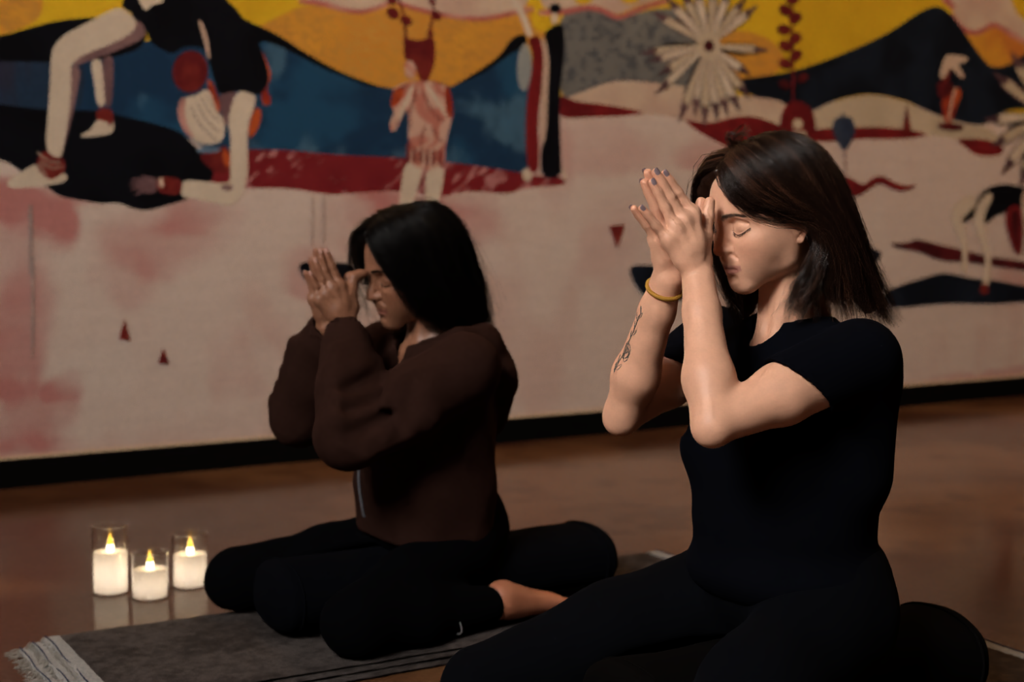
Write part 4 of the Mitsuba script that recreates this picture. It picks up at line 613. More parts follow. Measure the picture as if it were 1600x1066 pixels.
('painted_arch','red',1,[2.9632,1.0384,2.9626,1.165,2.975,1.2128,3.0157,1.2498,3.0731,1.2519,3.1266,1.2219,3.1469,1.1705,3.1542,1.042]),
('painted_arch__opening','cream_pale',2,[3.0802,1.162,3.079,1.1554,3.0754,1.1494,3.0697,1.1445,3.0624,1.1413,3.0543,1.14,3.0462,1.1408,3.0388,1.1436,3.0329,1.1482,3.0291,1.154,3.0276,1.1605,3.0288,1.167,3.0324,1.173,3.038,1.1779,3.0453,1.1811,3.0534,1.1824,3.0615,1.1816,3.0689,1.1788,3.0748,1.1743,3.0787,1.1685]),
('painted_arch__opening','cream_pale',0,[3.025,1.1305,3.0974,1.1324,3.0984,1.0873,3.026,1.0856]),
('painted_tower','brick_red',0,[3.6376,1.2596,3.6703,1.1478,3.6159,1.1463]),
('painted_teardrop','ink_blue',1,[3.237,1.1767,3.2603,1.1952,3.2774,1.1932,3.2904,1.2191,3.3047,1.1941,3.3286,1.2,3.3463,1.1826,3.3612,1.1446,3.3383,1.0979,3.3015,1.0561,3.2629,1.0961,3.2345,1.1412]),
('painted_teardrop__string','brick_red',0,[3.298,1.0611,3.3027,1.0125,3.3074,0.9639,3.3143,0.9642,3.3095,1.0129,3.3048,1.0615]),
('painted_worm','red',2,[3.1913,0.9255,3.2179,0.9396,3.2989,0.9633,3.3544,0.9475,3.4106,0.9234,3.4545,0.9569,3.5106,0.9675,3.5684,0.9415,3.6266,0.9235,3.7314,0.9321,3.6274,0.8983,3.5694,0.9105,3.5001,0.9391,3.4445,0.9137,3.3785,0.8761,3.3009,0.888,3.2471,0.8591,3.2038,0.8565]),
('painted_dancer__shadow','maroon',2,[3.9755,1.1726,3.9712,1.1678,3.9594,1.1636,3.9414,1.1607,3.919,1.1592,3.8944,1.1592,3.8701,1.1609,3.8483,1.1639,3.8313,1.168,3.8205,1.1728,3.8171,1.1779,3.8214,1.1827,3.8329,1.1868,3.8506,1.1898,3.8727,1.1913,3.8972,1.1913,3.9217,1.1897,3.9437,1.1867,3.9611,1.1826,3.972,1.1777]),
('painted_dancer__legs','orange_red',1,[3.8311,1.3014,3.9315,1.348,3.9594,1.315,3.9286,1.2625,3.9011,1.189,3.8555,1.1877]),
('painted_dancer__legs','cream',1,[3.9124,1.3401,3.8914,1.2792,3.8737,1.1932,3.8849,1.1921,3.9043,1.2777,3.9271,1.3378]),
('painted_dancer__skirt','maroon',1,[3.8087,1.3638,3.9007,1.3637,3.9059,1.3213,3.8554,1.2896,3.8133,1.3007]),
('painted_dancer__bodice','brick_red',1,[3.8501,1.4375,3.8863,1.4309,3.8827,1.3629,3.835,1.3591]),
('painted_dancer__arm','cream',1,[3.8179,1.3727,3.8413,1.4497,3.8666,1.4764,3.9901,1.4701,3.9788,1.4473,3.922,1.4411,3.9762,1.3858,3.9486,1.376,3.8863,1.4292,3.856,1.3744]),
('painted_bender__shadow','maroon',1,[3.5496,0.6879,3.6749,0.6886,3.702,0.7063,3.8428,0.6797,3.9723,0.6577,4.1347,0.6244,4.3622,0.5997,4.5985,0.5687,4.6001,0.5362,4.2112,0.5782,4.0179,0.6035,3.8452,0.6116,3.7314,0.6538,3.6208,0.6652]),
('painted_pool','navy',2,[3.5247,0.4849,3.6392,0.5168,3.7354,0.5347,3.8471,0.5576,3.9185,0.556,4.0206,0.5332,4.2137,0.5183,4.381,0.4878,4.6842,0.4582,4.6869,0.4035,4.3839,0.4237,4.1878,0.4171,3.9955,0.4274,3.8233,0.4297,3.6423,0.4193,3.5575,0.4271]),
('painted_pool','navy',2,[3.3342,0.666,3.4324,0.6745,3.5061,0.6588,3.5202,0.6339,3.4742,0.605,3.4083,0.5914,3.3356,0.6123]),
('painted_bender__leg','cream_white',2,[4.0428,0.9005,3.9249,0.849,3.9104,0.7757,3.9706,0.7039,3.9881,0.6215,3.976,0.56,4.0142,0.5468,4.0193,0.6416,3.9856,0.7652,3.9985,0.8062,4.0698,0.8473]),
('painted_bender__body','black',1,[4.0685,0.8781,4.1227,0.9217,4.241,0.9414,4.3325,0.9265,4.4254,0.9114,4.4278,0.8586,4.2763,0.8215,4.1869,0.8039,4.1174,0.7595,4.0804,0.8009,4.082,0.8349,4.0399,0.7897,3.9826,0.7673,3.9788,0.7908,4.0526,0.8369]),
('painted_bender__leg','cream_white',2,[4.1265,0.9011,4.0668,0.8472,4.0458,0.7855,4.0794,0.7132,4.1158,0.6506,4.1291,0.5776,4.1032,0.4845,4.1438,0.4709,4.1627,0.5561,4.1589,0.6501,4.1184,0.7336,4.1081,0.806,4.1714,0.8889]),
('painted_bender__foot','brick_red',2,[4.0925,0.4952,4.1391,0.5149,4.1591,0.4621,4.1043,0.4584]),
('painted_bender__cloth','red',2,[4.2282,0.8184,4.3354,0.8604,4.3585,0.753,4.3561,0.6347,4.3152,0.6248,4.2628,0.7116]),
('painted_bender__cloth','maroon',2,[4.269,0.8163,4.3212,0.8373,4.3375,0.7426,4.332,0.6583,4.2882,0.7219]),
('painted_bender__arm','cream',1,[4.3328,0.9213,4.4414,0.901,4.4545,0.6141,4.3779,0.5941,4.3631,0.753]),
('painted_triangle','brick_red',0,[2.1625,0.7664,2.2333,0.7707,2.1998,0.6818]),
('painted_triangle','brick_red',0,[0.3614,0.4317,0.3805,0.4918,0.3967,0.4222]),
('painted_triangle','brick_red',0,[0.481,0.3506,0.4982,0.3977,0.5174,0.3447]),
('painted_boat','black',1,[0.9433,0.6544,1.0283,0.6551,1.1654,0.6463,1.1786,0.5651,1.016,0.5736,0.9692,0.5998]),
('painted_boat','navy',1,[2.2459,0.6199,2.3355,0.6206,2.5133,0.6077,2.5452,0.4806,2.3367,0.4965,2.2811,0.541]),
('painted_smudge','ink_blue',2,[3.2034,1.0339,3.2025,1.0276,3.1998,1.0219,3.1954,1.0173,3.1899,1.0144,3.1836,1.0133,3.1774,1.0141,3.1717,1.0169,3.1671,1.0213,3.1641,1.0269,3.163,1.0332,3.1638,1.0394,3.1666,1.0451,3.1709,1.0497,3.1765,1.0527,3.1827,1.0538,3.1889,1.0529,3.1946,1.0501,3.1992,1.0457,3.2022,1.0401]),
('painted_drip','drip_grey',1,[0.9984,0.8697,1.0003,0.7868,0.9976,0.7036,1.0017,0.7035,1.0056,0.7868,1.0051,0.8699]),
('painted_drip','drip_grey',1,[1.0366,0.872,1.0385,0.7919,1.0359,0.7115,1.04,0.7114,1.0439,0.7918,1.0433,0.8722]),
('painted_drip','drip_grey',1,[0.1043,0.8387,0.1044,0.7352,0.1007,0.6313,0.1073,0.6311,0.1132,0.7351,0.1154,0.8389]),
('painted_drip','drip_grey',1,[0.1065,0.6879,0.1051,0.5362,0.0999,0.3839,0.1054,0.3835,0.1125,0.536,0.1158,0.6879]),
]

def paint_sheet(flat, it, off):
    from shapely.geometry import Polygon, MultiPolygon
    q = np.array(flat, float).reshape(-1, 2)
    if it: q = chaikin(q, it)
    g = Polygon(q).buffer(0)
    ms = []
    for part in (g.geoms if isinstance(g, MultiPolygon) else [g]):
        if part.area < 1e-7: continue
        v, f = trimesh.creation.triangulate_polygon(part, engine='earcut')
        ms.append(trimesh.Trimesh(np.array([wp(a, b, off) for a, b in v]), f[:, ::-1], process=False))
    return join(*ms)
FIG = {}
for i, (nm, pt, it, flat) in enumerate(MURAL):
    m = paint_sheet(flat, it, 0.0004 + 0.00002 * i)
    pk = PAINT[pt]
    if isinstance(pk, dict): put(nm, m, 'paint_' + pt, 'wall_back')
    else: put(nm, m, 'wall_paint', 'wall_back', uv=np.full((len(m.vertices), 2), (pk + .5) / 64))

# the rest of the room, out of the picture: the side wall with the daylight window, the ceiling and its warm lamps
w = WINDOW; ZC = 4.2
wl = [box_mesh(room(w['u'] - 0.12, -3.0), E1 * 0.12, E2 * (w['v0'] + 3.0), EZ * ZC), box_mesh(room(w['u'] - 0.12, w['v1']), E1 * 0.12, E2 * (W_V - w['v1']), EZ * ZC),
      box_mesh(room(w['u'] - 0.12, w['v0']), E1 * 0.12, E2 * (w['v1'] - w['v0']), EZ * w['z0']), box_mesh(room(w['u'] - 0.12, w['v0'], w['z1']), E1 * 0.12, E2 * (w['v1'] - w['v0']), EZ * (ZC - w['z1']))]
put('wall_left', join(*wl), 'plain_wall', kind='structure')
put('window_1', quad_mesh(room(w['u'] - 0.06, w['v0'], w['z0']), E2 * (w['v1'] - w['v0']), EZ * (w['z1'] - w['z0'])), 'plain_wall', kind='structure')
scene['window_1']['emitter'] = {'type': 'area', 'radiance': rgb(*WINDOW_LIGHT)}
if np.cross(E2, EZ) @ E1 < 0: scene['window_1']['flip_normals'] = True
put('wall_right', box_mesh(room(10.0, -3.0), E1 * 0.12, E2 * (W_V + 3.0), EZ * ZC), 'plain_wall', kind='structure')
put('ceiling', quad_mesh(room(-4.5, -3.0, ZC), E1 * 14.5, E2 * (W_V + 3.0)), 'plain_wall', kind='structure')
def lamp(u, v, z, where):
    c = room(u, v)
    k = key_for('ceiling_lamp'); tag(k, 'round black pendant lamp hanging ' + where, 'ceiling lamp', 'ceiling lamps')
    shade = revolve([(0.016, 0.16), (0.05, 0.155), (0.10, 0.10), (0.15, 0.0), (0.145, 0.0), (0.095, 0.095), (0.048, 0.148), (0.016, 0.152)], 32); shade.apply_translation([c[0], c[1], z])
    put('shade', shade, 'baseboard_rubber', k, smooth=40)
    d = revolve([(0, 0.012), (0.142, 0.012), (0.142, 0.010), (0, 0.010)], 32); d.apply_translation([c[0], c[1], z])
    if d.volume < 0: d.invert()
    kk = put('diffuser', d, 'plain_wall', k)
    scene[kk]['emitter'] = {'type': 'area', 'radiance': rgb(*LAMP_LIGHT)}
    put('cord', tube_mesh([[c[0], c[1], z + 0.15], [c[0], c[1], ZC]], 0.004, 6), 'baseboard_rubber', k)
for q, where in zip(LAMPS, ('behind the woman in black', 'over the right end of the mural wall', 'over the blue painted hills', 'over the open floor at the right')): lamp(*q, where)

# ---------------------------------------------------------------- candles
bsdf('rim_glass', {'type': 'dielectric', 'int_ior': 1.5})
bsdf('candle_wax', {'type': 'principledthin', 'base_color': rgb(.90, .86, .80), 'roughness': .6, 'diff_trans': 1.0, 'spec_trans': 0.0})       # a thin hollow wax shell, lit from inside by its diode
bsdf('diode', {'type': 'diffuse', 'reflectance': rgb(.8, .8, .8)})
bsdf('flame_plastic', {'type': 'principled', 'base_color': rgb(.8, .5, .12), 'roughness': .4})
def candle(x, y, hg, hw, label):
    k = key_for('candle'); tag(k, label, 'candle', 'glass candles on the floor')
    r = .0378; at = lambda m: (m.apply_translation([x, y, 0]), m)[1]
    body = [(0, .004), (r - .0035, .004), (r - .0022, .007), (r - .0022, hw - .002), (r - .004, hw), (.010, hw - .0015), (0, hw - .0022)]
    kk = put('wax', at(revolve(body, 72)), 'candle_wax', k, smooth=40)
    led = at(revolve([(0, .012), (.010, .012), (.011, .014), (.011, hw - .018), (.009, hw - .014), (0, hw - .013)], 24))
    if led.volume < 0: led.invert()
    kk = put('diode', led, 'diode', k, smooth=40); scene[kk]['emitter'] = {'type': 'area', 'radiance': rgb(*LED_LIGHT)}
    gl = at(revolve([(r - .0018, .0032), (r, .0032), (r, hg - .0024), (r - .0018, hg - .0024), (r - .0018, .0032)], 72))
    if gl.volume < 0: gl.invert()
    put('glass', gl, 'rim_glass', k, smooth=40)
    put('glass_base', at(revolve([(0, .0003), (r - .001, .0003), (r, .0014), (r, .003), (0, .003)], 72)), 'rim_glass', k, smooth=40)
    a = np.arange(13) * 2 * np.pi / 12
    put('rim', at(revolve(np.stack([r + .0012 * np.cos(a), hg - .0012 + .0017 * np.sin(a)], 1)[::-1], 72)), 'rim_glass', k, smooth=True)
    prof = np.array([(0, 0), (.0046, .001), (.0062, .006), (.0058, .011), (.0038, .018), (.0018, .026), (.0005, .033), (0, .0345)])
    lo = at(revolve(np.vstack([[0, hw - .002], [.0045, hw - .0018], [.0066, hw + .002], [.0074, hw + .007], [.0072, hw + .011], [.0064, hw + .0145], [0, hw + .0146]]), 24))
    kk = put('flame_base', lo, 'flame_plastic', k, smooth=60); scene[kk]['emitter'] = {'type': 'area', 'radiance': rgb(*FLAME_LOW)}
    up = at(revolve(np.vstack([[0, hw + .0146], [.0063, hw + .0146], [.0053, hw + .020], [.0038, hw + .0265], [.0022, hw + .033], [.0009, hw + .038], [0, hw + .040]]), 24))
    kk = put('flame_tip', up, 'flame_plastic', k, smooth=60); scene[kk]['emitter'] = {'type': 'area', 'radiance': rgb(*FLAME_HIGH)}
candle(-.866, 3.121, .147, .090, 'tallest white candle in a clear glass, leftmost of the three on the floor')
candle(-.771, 3.080, .098, .062, 'shortest white candle in a clear glass, between and in front of the other two')
candle(-.706, 3.175, .118, .072, 'medium white candle in a clear glass, rightmost and nearest the seated woman')

# ---------------------------------------------------------------- blankets used as mats
def felt(c1, c2, f=55):
    def fn(p, n, uv):
        w = fbm(p.x * f, p.y * f, p.z * f, 3); g = fbm(p.x * 7, p.y * 7, 1.0, 3)
        return mix(c1, c2, smoothstep(.3, .7, .6 * w + .4 * g)) * (.75 + .5 * noise(p.x * 420, p.y * 420, p.z * 420))
    return {'type': 'principled', 'base_color': mikit.proc(fn), 'roughness': .95, 'specular': .1, 'sheen': .15}
bsdf('grey_felt', felt((.018, .0148, .0138), (.050, .042, .039)), True)
bsdf('brown_felt', felt((.018, .011, .007), (.042, .026, .016)), True)
def stripes(p, n, uv):
    s = p.x * float(E1[0]) + p.y * float(E1[1])
    t = noise(p.x * 300, p.y * 300)
    return mix((.17, .175, .17), (.26, .25, .235), t)
bsdf('pale_weave', {'type': 'principled', 'base_color': mikit.proc(stripes), 'roughness': .95, 'specular': .1}, True)
bsdf('navy_thread', {'type': 'principled', 'base_color': rgb(.012, .018, .04), 'roughness': .95, 'specular': .1}, True)
bsdf('pale_fringe', {'type': 'principled', 'base_color': rgb(.24, .22, .19), 'roughness': .95, 'specular': .1}, True)
def slab(u0, u1, v0, v1, z0, z1, seed, n=(150, 60), bump=.0022, wob=.006):
    """A cloth layer with a rolled edge lying between room coordinates u and v."""
    a, b = n
    uu, vv = np.meshgrid(np.linspace(-1, 1, a), np.linspace(-1, 1, b), indexing='ij')
    e = np.minimum(1 - np.abs(uu) ** 60, 1 - np.abs(vv) ** 24)
    P = room(0, 0) + ((u0 + u1) / 2 + uu * (u1 - u0) / 2)[..., None] * E1 + ((v0 + v1) / 2 + vv * (v1 - v0) / 2)[..., None] * E2
    w = (meshkit.fbm(P * 6 + seed, 3, seed) - .5) * 2 * wob
    P = P + w[..., None] * (E2 * (np.abs(vv) > .9)[..., None] + E1 * (np.abs(uu) > .97)[..., None])
    top = z0 + (z1 - z0) * (.5 + .5 * e ** .5) + (meshkit.fbm(P * 14, 3, seed + 3) - .5) * 2 * bump + (meshkit.fbm(P * 90, 2, seed + 5) - .5) * bump
    bot = z0 + (z1 - z0) * (.5 - .5 * e ** .5)
    A = P.copy(); A[..., 2] = top; Bm = P.copy(); Bm[..., 2] = bot
    idx = np.arange(a * b).reshape(a, b)
    f = np.stack([idx[:-1, :-1], idx[1:, :-1], idx[1:, 1:], idx[:-1, 1:]], -1).reshape(-1, 4)
    m1 = trimesh.Trimesh(A.reshape(-1, 3), np.vstack([f[:, [0, 1, 2]], f[:, [0, 2, 3]]]), process=False)
    m2 = trimesh.Trimesh(Bm.reshape(-1, 3), np.vstack([f[:, [0, 2, 1]], f[:, [0, 3, 2]]]), process=False)
    ring = np.concatenate([idx[:, 0], idx[-1, 1:], idx[-2::-1, -1], idx[0, -2:0:-1]]); nx = np.roll(ring, -1); o = a * b
    side = np.vstack([np.stack([ring, ring + o, nx + o], 1), np.stack([ring, nx + o, nx], 1)])
    m = trimesh.Trimesh(np.vstack([m1.vertices, m2.vertices]), np.vstack([m1.faces, m2.faces + o, side]), process=False)
    return m
def threads(u, v0, v1, z, du, n, seed, length=.022, lie=.001):
    g = np.random.default_rng(seed); ms = []
    for i in range(n):
        v = v0 + (v1 - v0) * g.random(); L = length * (.5 + .8 * g.random()); a = g.normal(0, .35); bnd = g.normal(0, .5)
        t = np.linspace(0, 1, 6); 
        pts = [room(u + du * L * s * math.cos(a), v + L * s * math.sin(a + bnd * s), max(lie, z * (1 - s) ** 1.5 + lie + .004 * math.sin(3 * s + i) * (1 - s))) for s in t]
        ms.append(tube_mesh(pts, np.linspace(.0011, .0006, 6), 5))
    return join(*ms)
def blanket(u0, u1, v0, v1, layers, felt_mat, label, seed, ends, th=.0085):
    k = key_for('blanket'); tag(k, label, 'blanket')
    for i in range(layers):
        sh = .014 * (layers - 1 - i)
        a, b = u0 - sh * 1.6, u1 + sh * .8; c, d = v0 - sh * .5 + .004 * i, v1 + sh * .25
        z0 = .0008 + th * i
        bw = .030
        ua = a + (bw if -1 in ends else 0); ub = b - (bw if 1 in ends else 0)
        put('layer', slab(ua, ub, c, d, z0, z0 + th * .98, seed + i), felt_mat, k, smooth=60)
        for e in ends:
            x0, x1 = (a, a + bw) if e < 0 else (b - bw, b)
            kk = put('border', slab(x0, x1, c, d, z0, z0 + th * .95, seed + 20 + i, (16, 60), .002, .008), 'pale_weave', k, smooth=60)
            for q in ((.16, ) if e < 0 else (.84, )):
                xx = x0 + (x1 - x0) * q
                zz = z0 + th * .98
                g = np.linspace(c + .004, d - .004, 60)
                put('stripe', tube_mesh([room(xx + .0015 * math.sin(40 * t), t, zz + .0006 + .0012 * math.sin(23 * t + i)) for t in g], .0013, 5), 'navy_thread', k, smooth=True)
            kf = put('fringe', threads(a if e < 0 else b, c, d, z0 + th * .5, e, 170, seed + 40 + i), 'pale_fringe', k, kind='stuff')
    return k
blanket(.60, 2.01, 2.32, 2.775, 3, 'grey_felt', 'grey felt blanket folded into a mat under the woman in the brown hoodie', 3, (-1, 1))
blanket(.80, 2.135, 1.42, 1.90, 2, 'brown_felt', 'brown felt blanket folded into a mat under the woman in black', 5, (1,))

# ---------------------------------------------------------------- bolsters
bsdf('black_canvas', {'type': 'principled', 'base_color': rgb(.0020, .0017, .0016), 'roughness': .95, 'specular': .02}, True)
bsdf('navy_canvas', {'type': 'principled', 'base_color': rgb(.0018, .0021, .0032), 'roughness': .95, 'specular': .02}, True)
def bolster(c0, c1, rw, rh, zc, mat, label, seed):
    k = key_for('bolster'); tag(k, label, 'bolster')
    a = np.arange(96) / 96 * 2 * np.pi
    ts = np.concatenate([[0, .25, .5, .75, .9, 1.0], np.linspace(1, 2, 60)[1:-1], [2, 2.1, 2.25, 2.5, 2.75, 3.0]])
    c0, c1 = np.array(c0), np.array(c1); L = np.linalg.norm(c1 - c0); ax = (c1 - c0) / L; sd = np.cross([0, 0, 1], ax)
    V = []
    for t in ts:
        if t <= 1: r = .02 + .98 * math.sqrt(max(0, 1 - (1 - t) ** 2)) ** .9; s = .035 * t
        elif t >= 2: r = .02 + .98 * math.sqrt(max(0, 1 - (t - 2) ** 2)) ** .9; s = L - .035 * (3 - t)
        else: r = 1.0; s = .035 + (L - .07) * (t - 1)
        x, z = np.cos(a), np.sin(a)
        x = np.sign(x) * np.abs(x) ** .85; z = np.sign(z) * np.abs(z) ** .9
        V.append(np.array([*(c0 + ax * s)[:2], zc]) + (rw * r * x)[:, None] * sd + (rh * r * z)[:, None] * EZ)
    V = np.array(V); n, m = V.shape[:2]
    idx = np.arange(n * m).reshape(n, m); nx = np.roll(idx, -1, 1)
    f = np.stack([idx[:-1], idx[1:], nx[1:], nx[:-1]], -1).reshape(-1, 4)
    P = np.vstack([V.reshape(-1, 3), V[0].mean(0), V[-1].mean(0)])
    F = np.vstack([f[:, [0, 2, 1]], f[:, [0, 3, 2]], np.stack([np.full(m, n * m), idx[0], nx[0]], 1), np.stack([np.full(m, n * m + 1), nx[-1], idx[-1]], 1)])
    me = trimesh.Trimesh(P, F, process=False)
    if me.volume < 0: me.invert()
    nn = vnormals(me); me = trimesh.Trimesh(me.vertices + nn * ((meshkit.fbm(np.asarray(me.vertices) * 9, 3, seed) - .5) * .010)[:, None], me.faces, process=False)
    put('cover', me, mat, k, smooth=True)
    for j, i in enumerate((6, n - 7)):
        ring = V[i]; cen = ring.mean(0)
        put('piping', tube_mesh(np.vstack([cen + (ring - cen) * 1.015, [cen + (ring[0] - cen) * 1.015]]), .0028, 6), mat, k, smooth=True)
    return k
def along(person_xy, f, lat=0.0):
    return np.array([*person_xy, 0]) - E1 * f + np.cross(EZ, -E1) * lat
XA, XB = (.3838, 2.1998), (-.1901, 2.8703)
bolster(along(XA, .29), along(XA, -.41), .105, .072, .0960, 'black_canvas', 'black bolster under the woman in the T-shirt, its round end showing behind her', 4)
bolster(along(XB, .325), along(XB, -.44), .100, .064, .0970, 'navy_canvas', 'dark bolster under the woman in the hoodie, beside the candles', 8)

# ---------------------------------------------------------------- people
def skin_bsdf(name, rough=0.47, spec=0.34):
    return bsdf(name, {'type': 'principled', 'base_color': {'type': 'mesh_attribute', 'name': 'vertex_color'}, 'roughness': rough, 'specular': spec}, True)
skin_bsdf('fair_skin'); skin_bsdf('brown_skin', 0.45, 0.36)

def head_shapes(V, F, o):
    """Skull, face, nose, lips, closed lids and ears in head axes: x to her left, y out of the face, z up, the origin between the ears."""
    E = lambda c, r, R=np.eye(3): ell(c, r, R, F)
    C = lambda a, b, r1, r2=None: cone(a, b, r1, r2, F)
    V.add(E((0, -.010, .044), (.0715, .093, .084)), .01)
    V.add(E((0, .030, .052), (.058, .056, .052)), .03)
    V.add(E((0, .040, -.018), (.050, .046, .058)), .03)
    for s in (1, -1):
        V.add(C((s * .044, .012, -.048), (s * .012, .066, -.076), .0165, .0145), .024)     # jaw
        V.add(C((s * .053, .000, -.002), (s * .044, .012, -.048), .016, .0165), .024)
        V.add(E((s * .040, .060, -.006), (.021, .020, .016)), .024)                          # cheekbone
        V.add(E((s * .032, .056, -.034), (.021, .022, .024)), .026)                          # cheek
        V.add(C((s * .010, .0835, .036), (s * .042, .068, .036), .0085, .0075), .016)        # brow
        V.add(E((s * .062, .030, .030), (.010, .025, .030)), .02)
        V.add(E((s * .0555, .026, -.010), (.0135, .030, .026)), .022)
    V.add(E((0, .066, -.048), (.030, .025, .028)), .02)                                      # mouth
    V.add(E((0, .0735, -.079), (.017, .0145, .0125)), .018)                                  # chin
    for s in (1, -1):
        V.sub(E((s * .033, .095, .019), (.018, .020, .0125)), .016)                          # eye hollow
        V.add(E((s * .0320, .0680, .0175), (.0165, .0128, .0125)), .005)                     # closed lid
        V.sub(C((s * .0175, .0800, .0135), (s * .0300, .0835, .0088), .0009), .0025)
        V.sub(C((s * .0300, .0835, .0088), (s * .051, .0660, .0145), .0009), .0025)           # lid line
        V.sub(C((s * .018, .0820, .0250), (s * .0325, .0830, .0292), .0014), .005)           # fold above the lid
        V.sub(C((s * .0325, .0830, .0292), (s * .048, .0705, .0240), .0014), .005)
    nl = o.get('nose', 1.0)
    V.add(C((0, .083, .030), (0, .0985 * nl, -.004), .0072, .0078), .012)
    V.add(C((0, .0985 * nl, -.004), (0, .1035 * nl, -.014), .0078, .0092), .006)
    V.add(C((0, .092, -.020), (0, .086, -.024), .0062, .006), .006)
    for s in (1, -1):
        V.add(E((s * .0118, .0915, -.0165), (.0072, .0100, .0075)), .006)
        V.sub(E((s * .0068, .0955, -.0245), (.0032, .0055, .0042)), .003)
    V.add(C((-.007, .0885, -.030), (.007, .0885, -.030), .007, .007), .012)                  # philtrum
    V.sub(C((0, .0985, -.027), (0, .0970, -.036), .0018), .005)
    # lips
    for s in (1, -1):
        V.add(C((s * .003, .0915, -.0435), (s * .0255, .0775, -.0492), .0040, .0016), .005)
        V.add(C((0, .0900, -.0540), (s * .0235, .0785, -.0512), .0050, .0018), .005)
        V.sub(C((0, .0962, -.0496), (s * .012, .0922, -.0494), .0019, .0017), .003)
        V.sub(C((s * .012, .0922, -.0494), (s * .0320, .0735, -.0522), .0018, .0012), .003)
        V.sub(C((s * .0160, .0940, -.0225), (s * .0340, .0730, -.0440), .0008), .006)       # fold from the nose to the mouth
    V.sub(C((-.010, .0920, -.0640), (.010, .0920, -.0640), .0030), .008)
    for s in (1, -1):                                                                        # ears
        e = lambda x, y, z: (s * x, y + .006, z)
        V.add(E(e(.0705, -.010, .002), (.0055, .014, .022)), .006)
        rim = [e(.071, .002, .010), e(.077, -.001, .024), e(.081, -.012, .030), e(.083, -.022, .022), e(.081, -.024, .006), e(.077, -.017, -.012), e(.0745, -.008, -.024)]
        chain(V, rim, [.0028, .0034, .0036, .0036, .0034, .0036, .0052], .003, F)
        inner = [e(.0765, -.008, .020), e(.0785, -.0155, .012), e(.0775, -.0145, -.002), e(.0750, -.004, -.011), e(.0740, .001, -.004)]
        chain(V, inner, [.0026, .0028, .0030, .0034, .0034], .003, F)
        V.sub(E(e(.080, -.006, .001), (.005, .005, .008)), .003)

def arm_shapes(V, q, s, B, sc=1.0, slim=1.0):
    """Upper arm, forearm and hand of one side; q holds the joints of the near arm and s = -1 mirrors them."""
    P = lambda k: np.array(q[k]) * np.array([s, 1, 1])
    C = lambda a, b, r1, r2=None, k=.006: V.add(cone(a, b, r1 * sc, (r1 if r2 is None else r2) * sc, B), k * sc)
    sh, el, wr = P('should'), P('elbow' if s > 0 else 'farelbow') if s > 0 else np.array(q['farelbow']), P('wrist')
    if s < 0: wr = np.array(q['farwrist'])
    C(sh, sh * .45 + el * .55, .046 * slim, .0425 * slim, .02); C(sh * .45 + el * .55, el, .0420 * slim, .0275 * slim, .014)
    u = wr - el; L = np.linalg.norm(u); u /= L
    up = (el - sh); up /= np.linalg.norm(up)
    C(el, el + u * L * .30, .0275 * slim, .0335 * slim, .012); C(el + u * L * .30, wr - u * .055, .0335 * slim, .0258, .02); C(wr - u * .055, wr, .0258, .0238, .012)
    C(el + up * .006 - u * .006, el + up * .003 + u * .02, .020, .023, .014)                 # point of the elbow
    fing = ('index', 'middle', 'ring', 'pinky')
    R0 = dict(index=(.0090, .0079, .0062), middle=(.0090, .0081, .0064), ring=(.0087, .0077, .0061), pinky=(.0080, .0069, .0054))
    tips = {}
    side = np.array([s, 0, 0.0])
    for f in fing:
        a, b, t = P(f + '0'), P(f + '1'), P(f + '3')
        d = b + (t - b) * .54 + side * .0012
        r = R0[f]
        end = t - (t - d) / np.linalg.norm(t - d) * r[2] * sc
        C(wr + (a - wr) * .12, a, .0150, .0118, .006)
        C(a, b, r[0], r[1] * .96, .0022); C(b, d, r[1], r[1] * .90, .0016); C(d, end, r[1] * .90, r[2], .0016)
        C(b + side * .0012, b + side * .0012 + (d - b) * .06, r[1] * .95, None, .003)        # knuckle
        C(a + side * .0035, a + side * .0035 + (b - a) * .1, .0085, None, .008)
        C(wr + (a - wr) * .35 + side * .0115, a + side * .0065, .0030, .0045, .009)          # tendon
        tips[f] = (d, end, r[2] * sc)
    for f, g in zip(fing[:-1], fing[1:]):
        C(P(f + '0') - (P(f + '0') - wr) * .06, P(g + '0') - (P(g + '0') - wr) * .06, .0108, .0102, .006)
        C(wr + (P(f + '0') - wr) * .5, wr + (P(g + '0') - wr) * .5, .0135, .0125, .01)
    t0, t1, t2, t3 = P('thumb0'), P('thumb1'), P('thumb2'), P('thumb3')
    C(wr + (t0 - wr) * .2, t0, .0155, .0145, .010); C(t0, t1, .0145, .0112, .008); C(t1, P('index0') * .6 + wr * .4, .010, .012, .012)
    C(t1, t2, .0110, .0100, .004); C(t2, t3, .0100, .0078, .003)
    tips['thumb'] = (t2, t3, .0085 * sc)
    return tips

def nail_mesh(B, tip, s, sc, tilt=0.0, thumb=None):
    d, e, r = tip
    y = e - d; y /= np.linalg.norm(y)
    z = np.array([s, 0, 0.0]) if thumb is None else np.array(thumb, float)
    z = z - y * (z @ y); z /= np.linalg.norm(z)
    x = np.cross(y, z)
    m = trimesh.creation.icosphere(3, 1.0)
    v = np.asarray(m.vertices).copy()
    px = np.sign(v[:, 0]) * np.abs(v[:, 0]) ** .7; py = np.sign(v[:, 1]) * np.abs(v[:, 1]) ** .7
    w, l = r * .66, r * .86
    loc = np.stack([px * w, py * l, v[:, 2] * .0007 - (px * w) ** 2 / (2.1 * r) + r * .985], 1)
    P = e + y * r * .22 + loc[:, :1] * x + loc[:, 1:2] * y + loc[:, 2:] * z
    m = trimesh.Trimesh(B.p(P), m.faces, process=False)
    if m.volume < 0: m.invert()
    return m

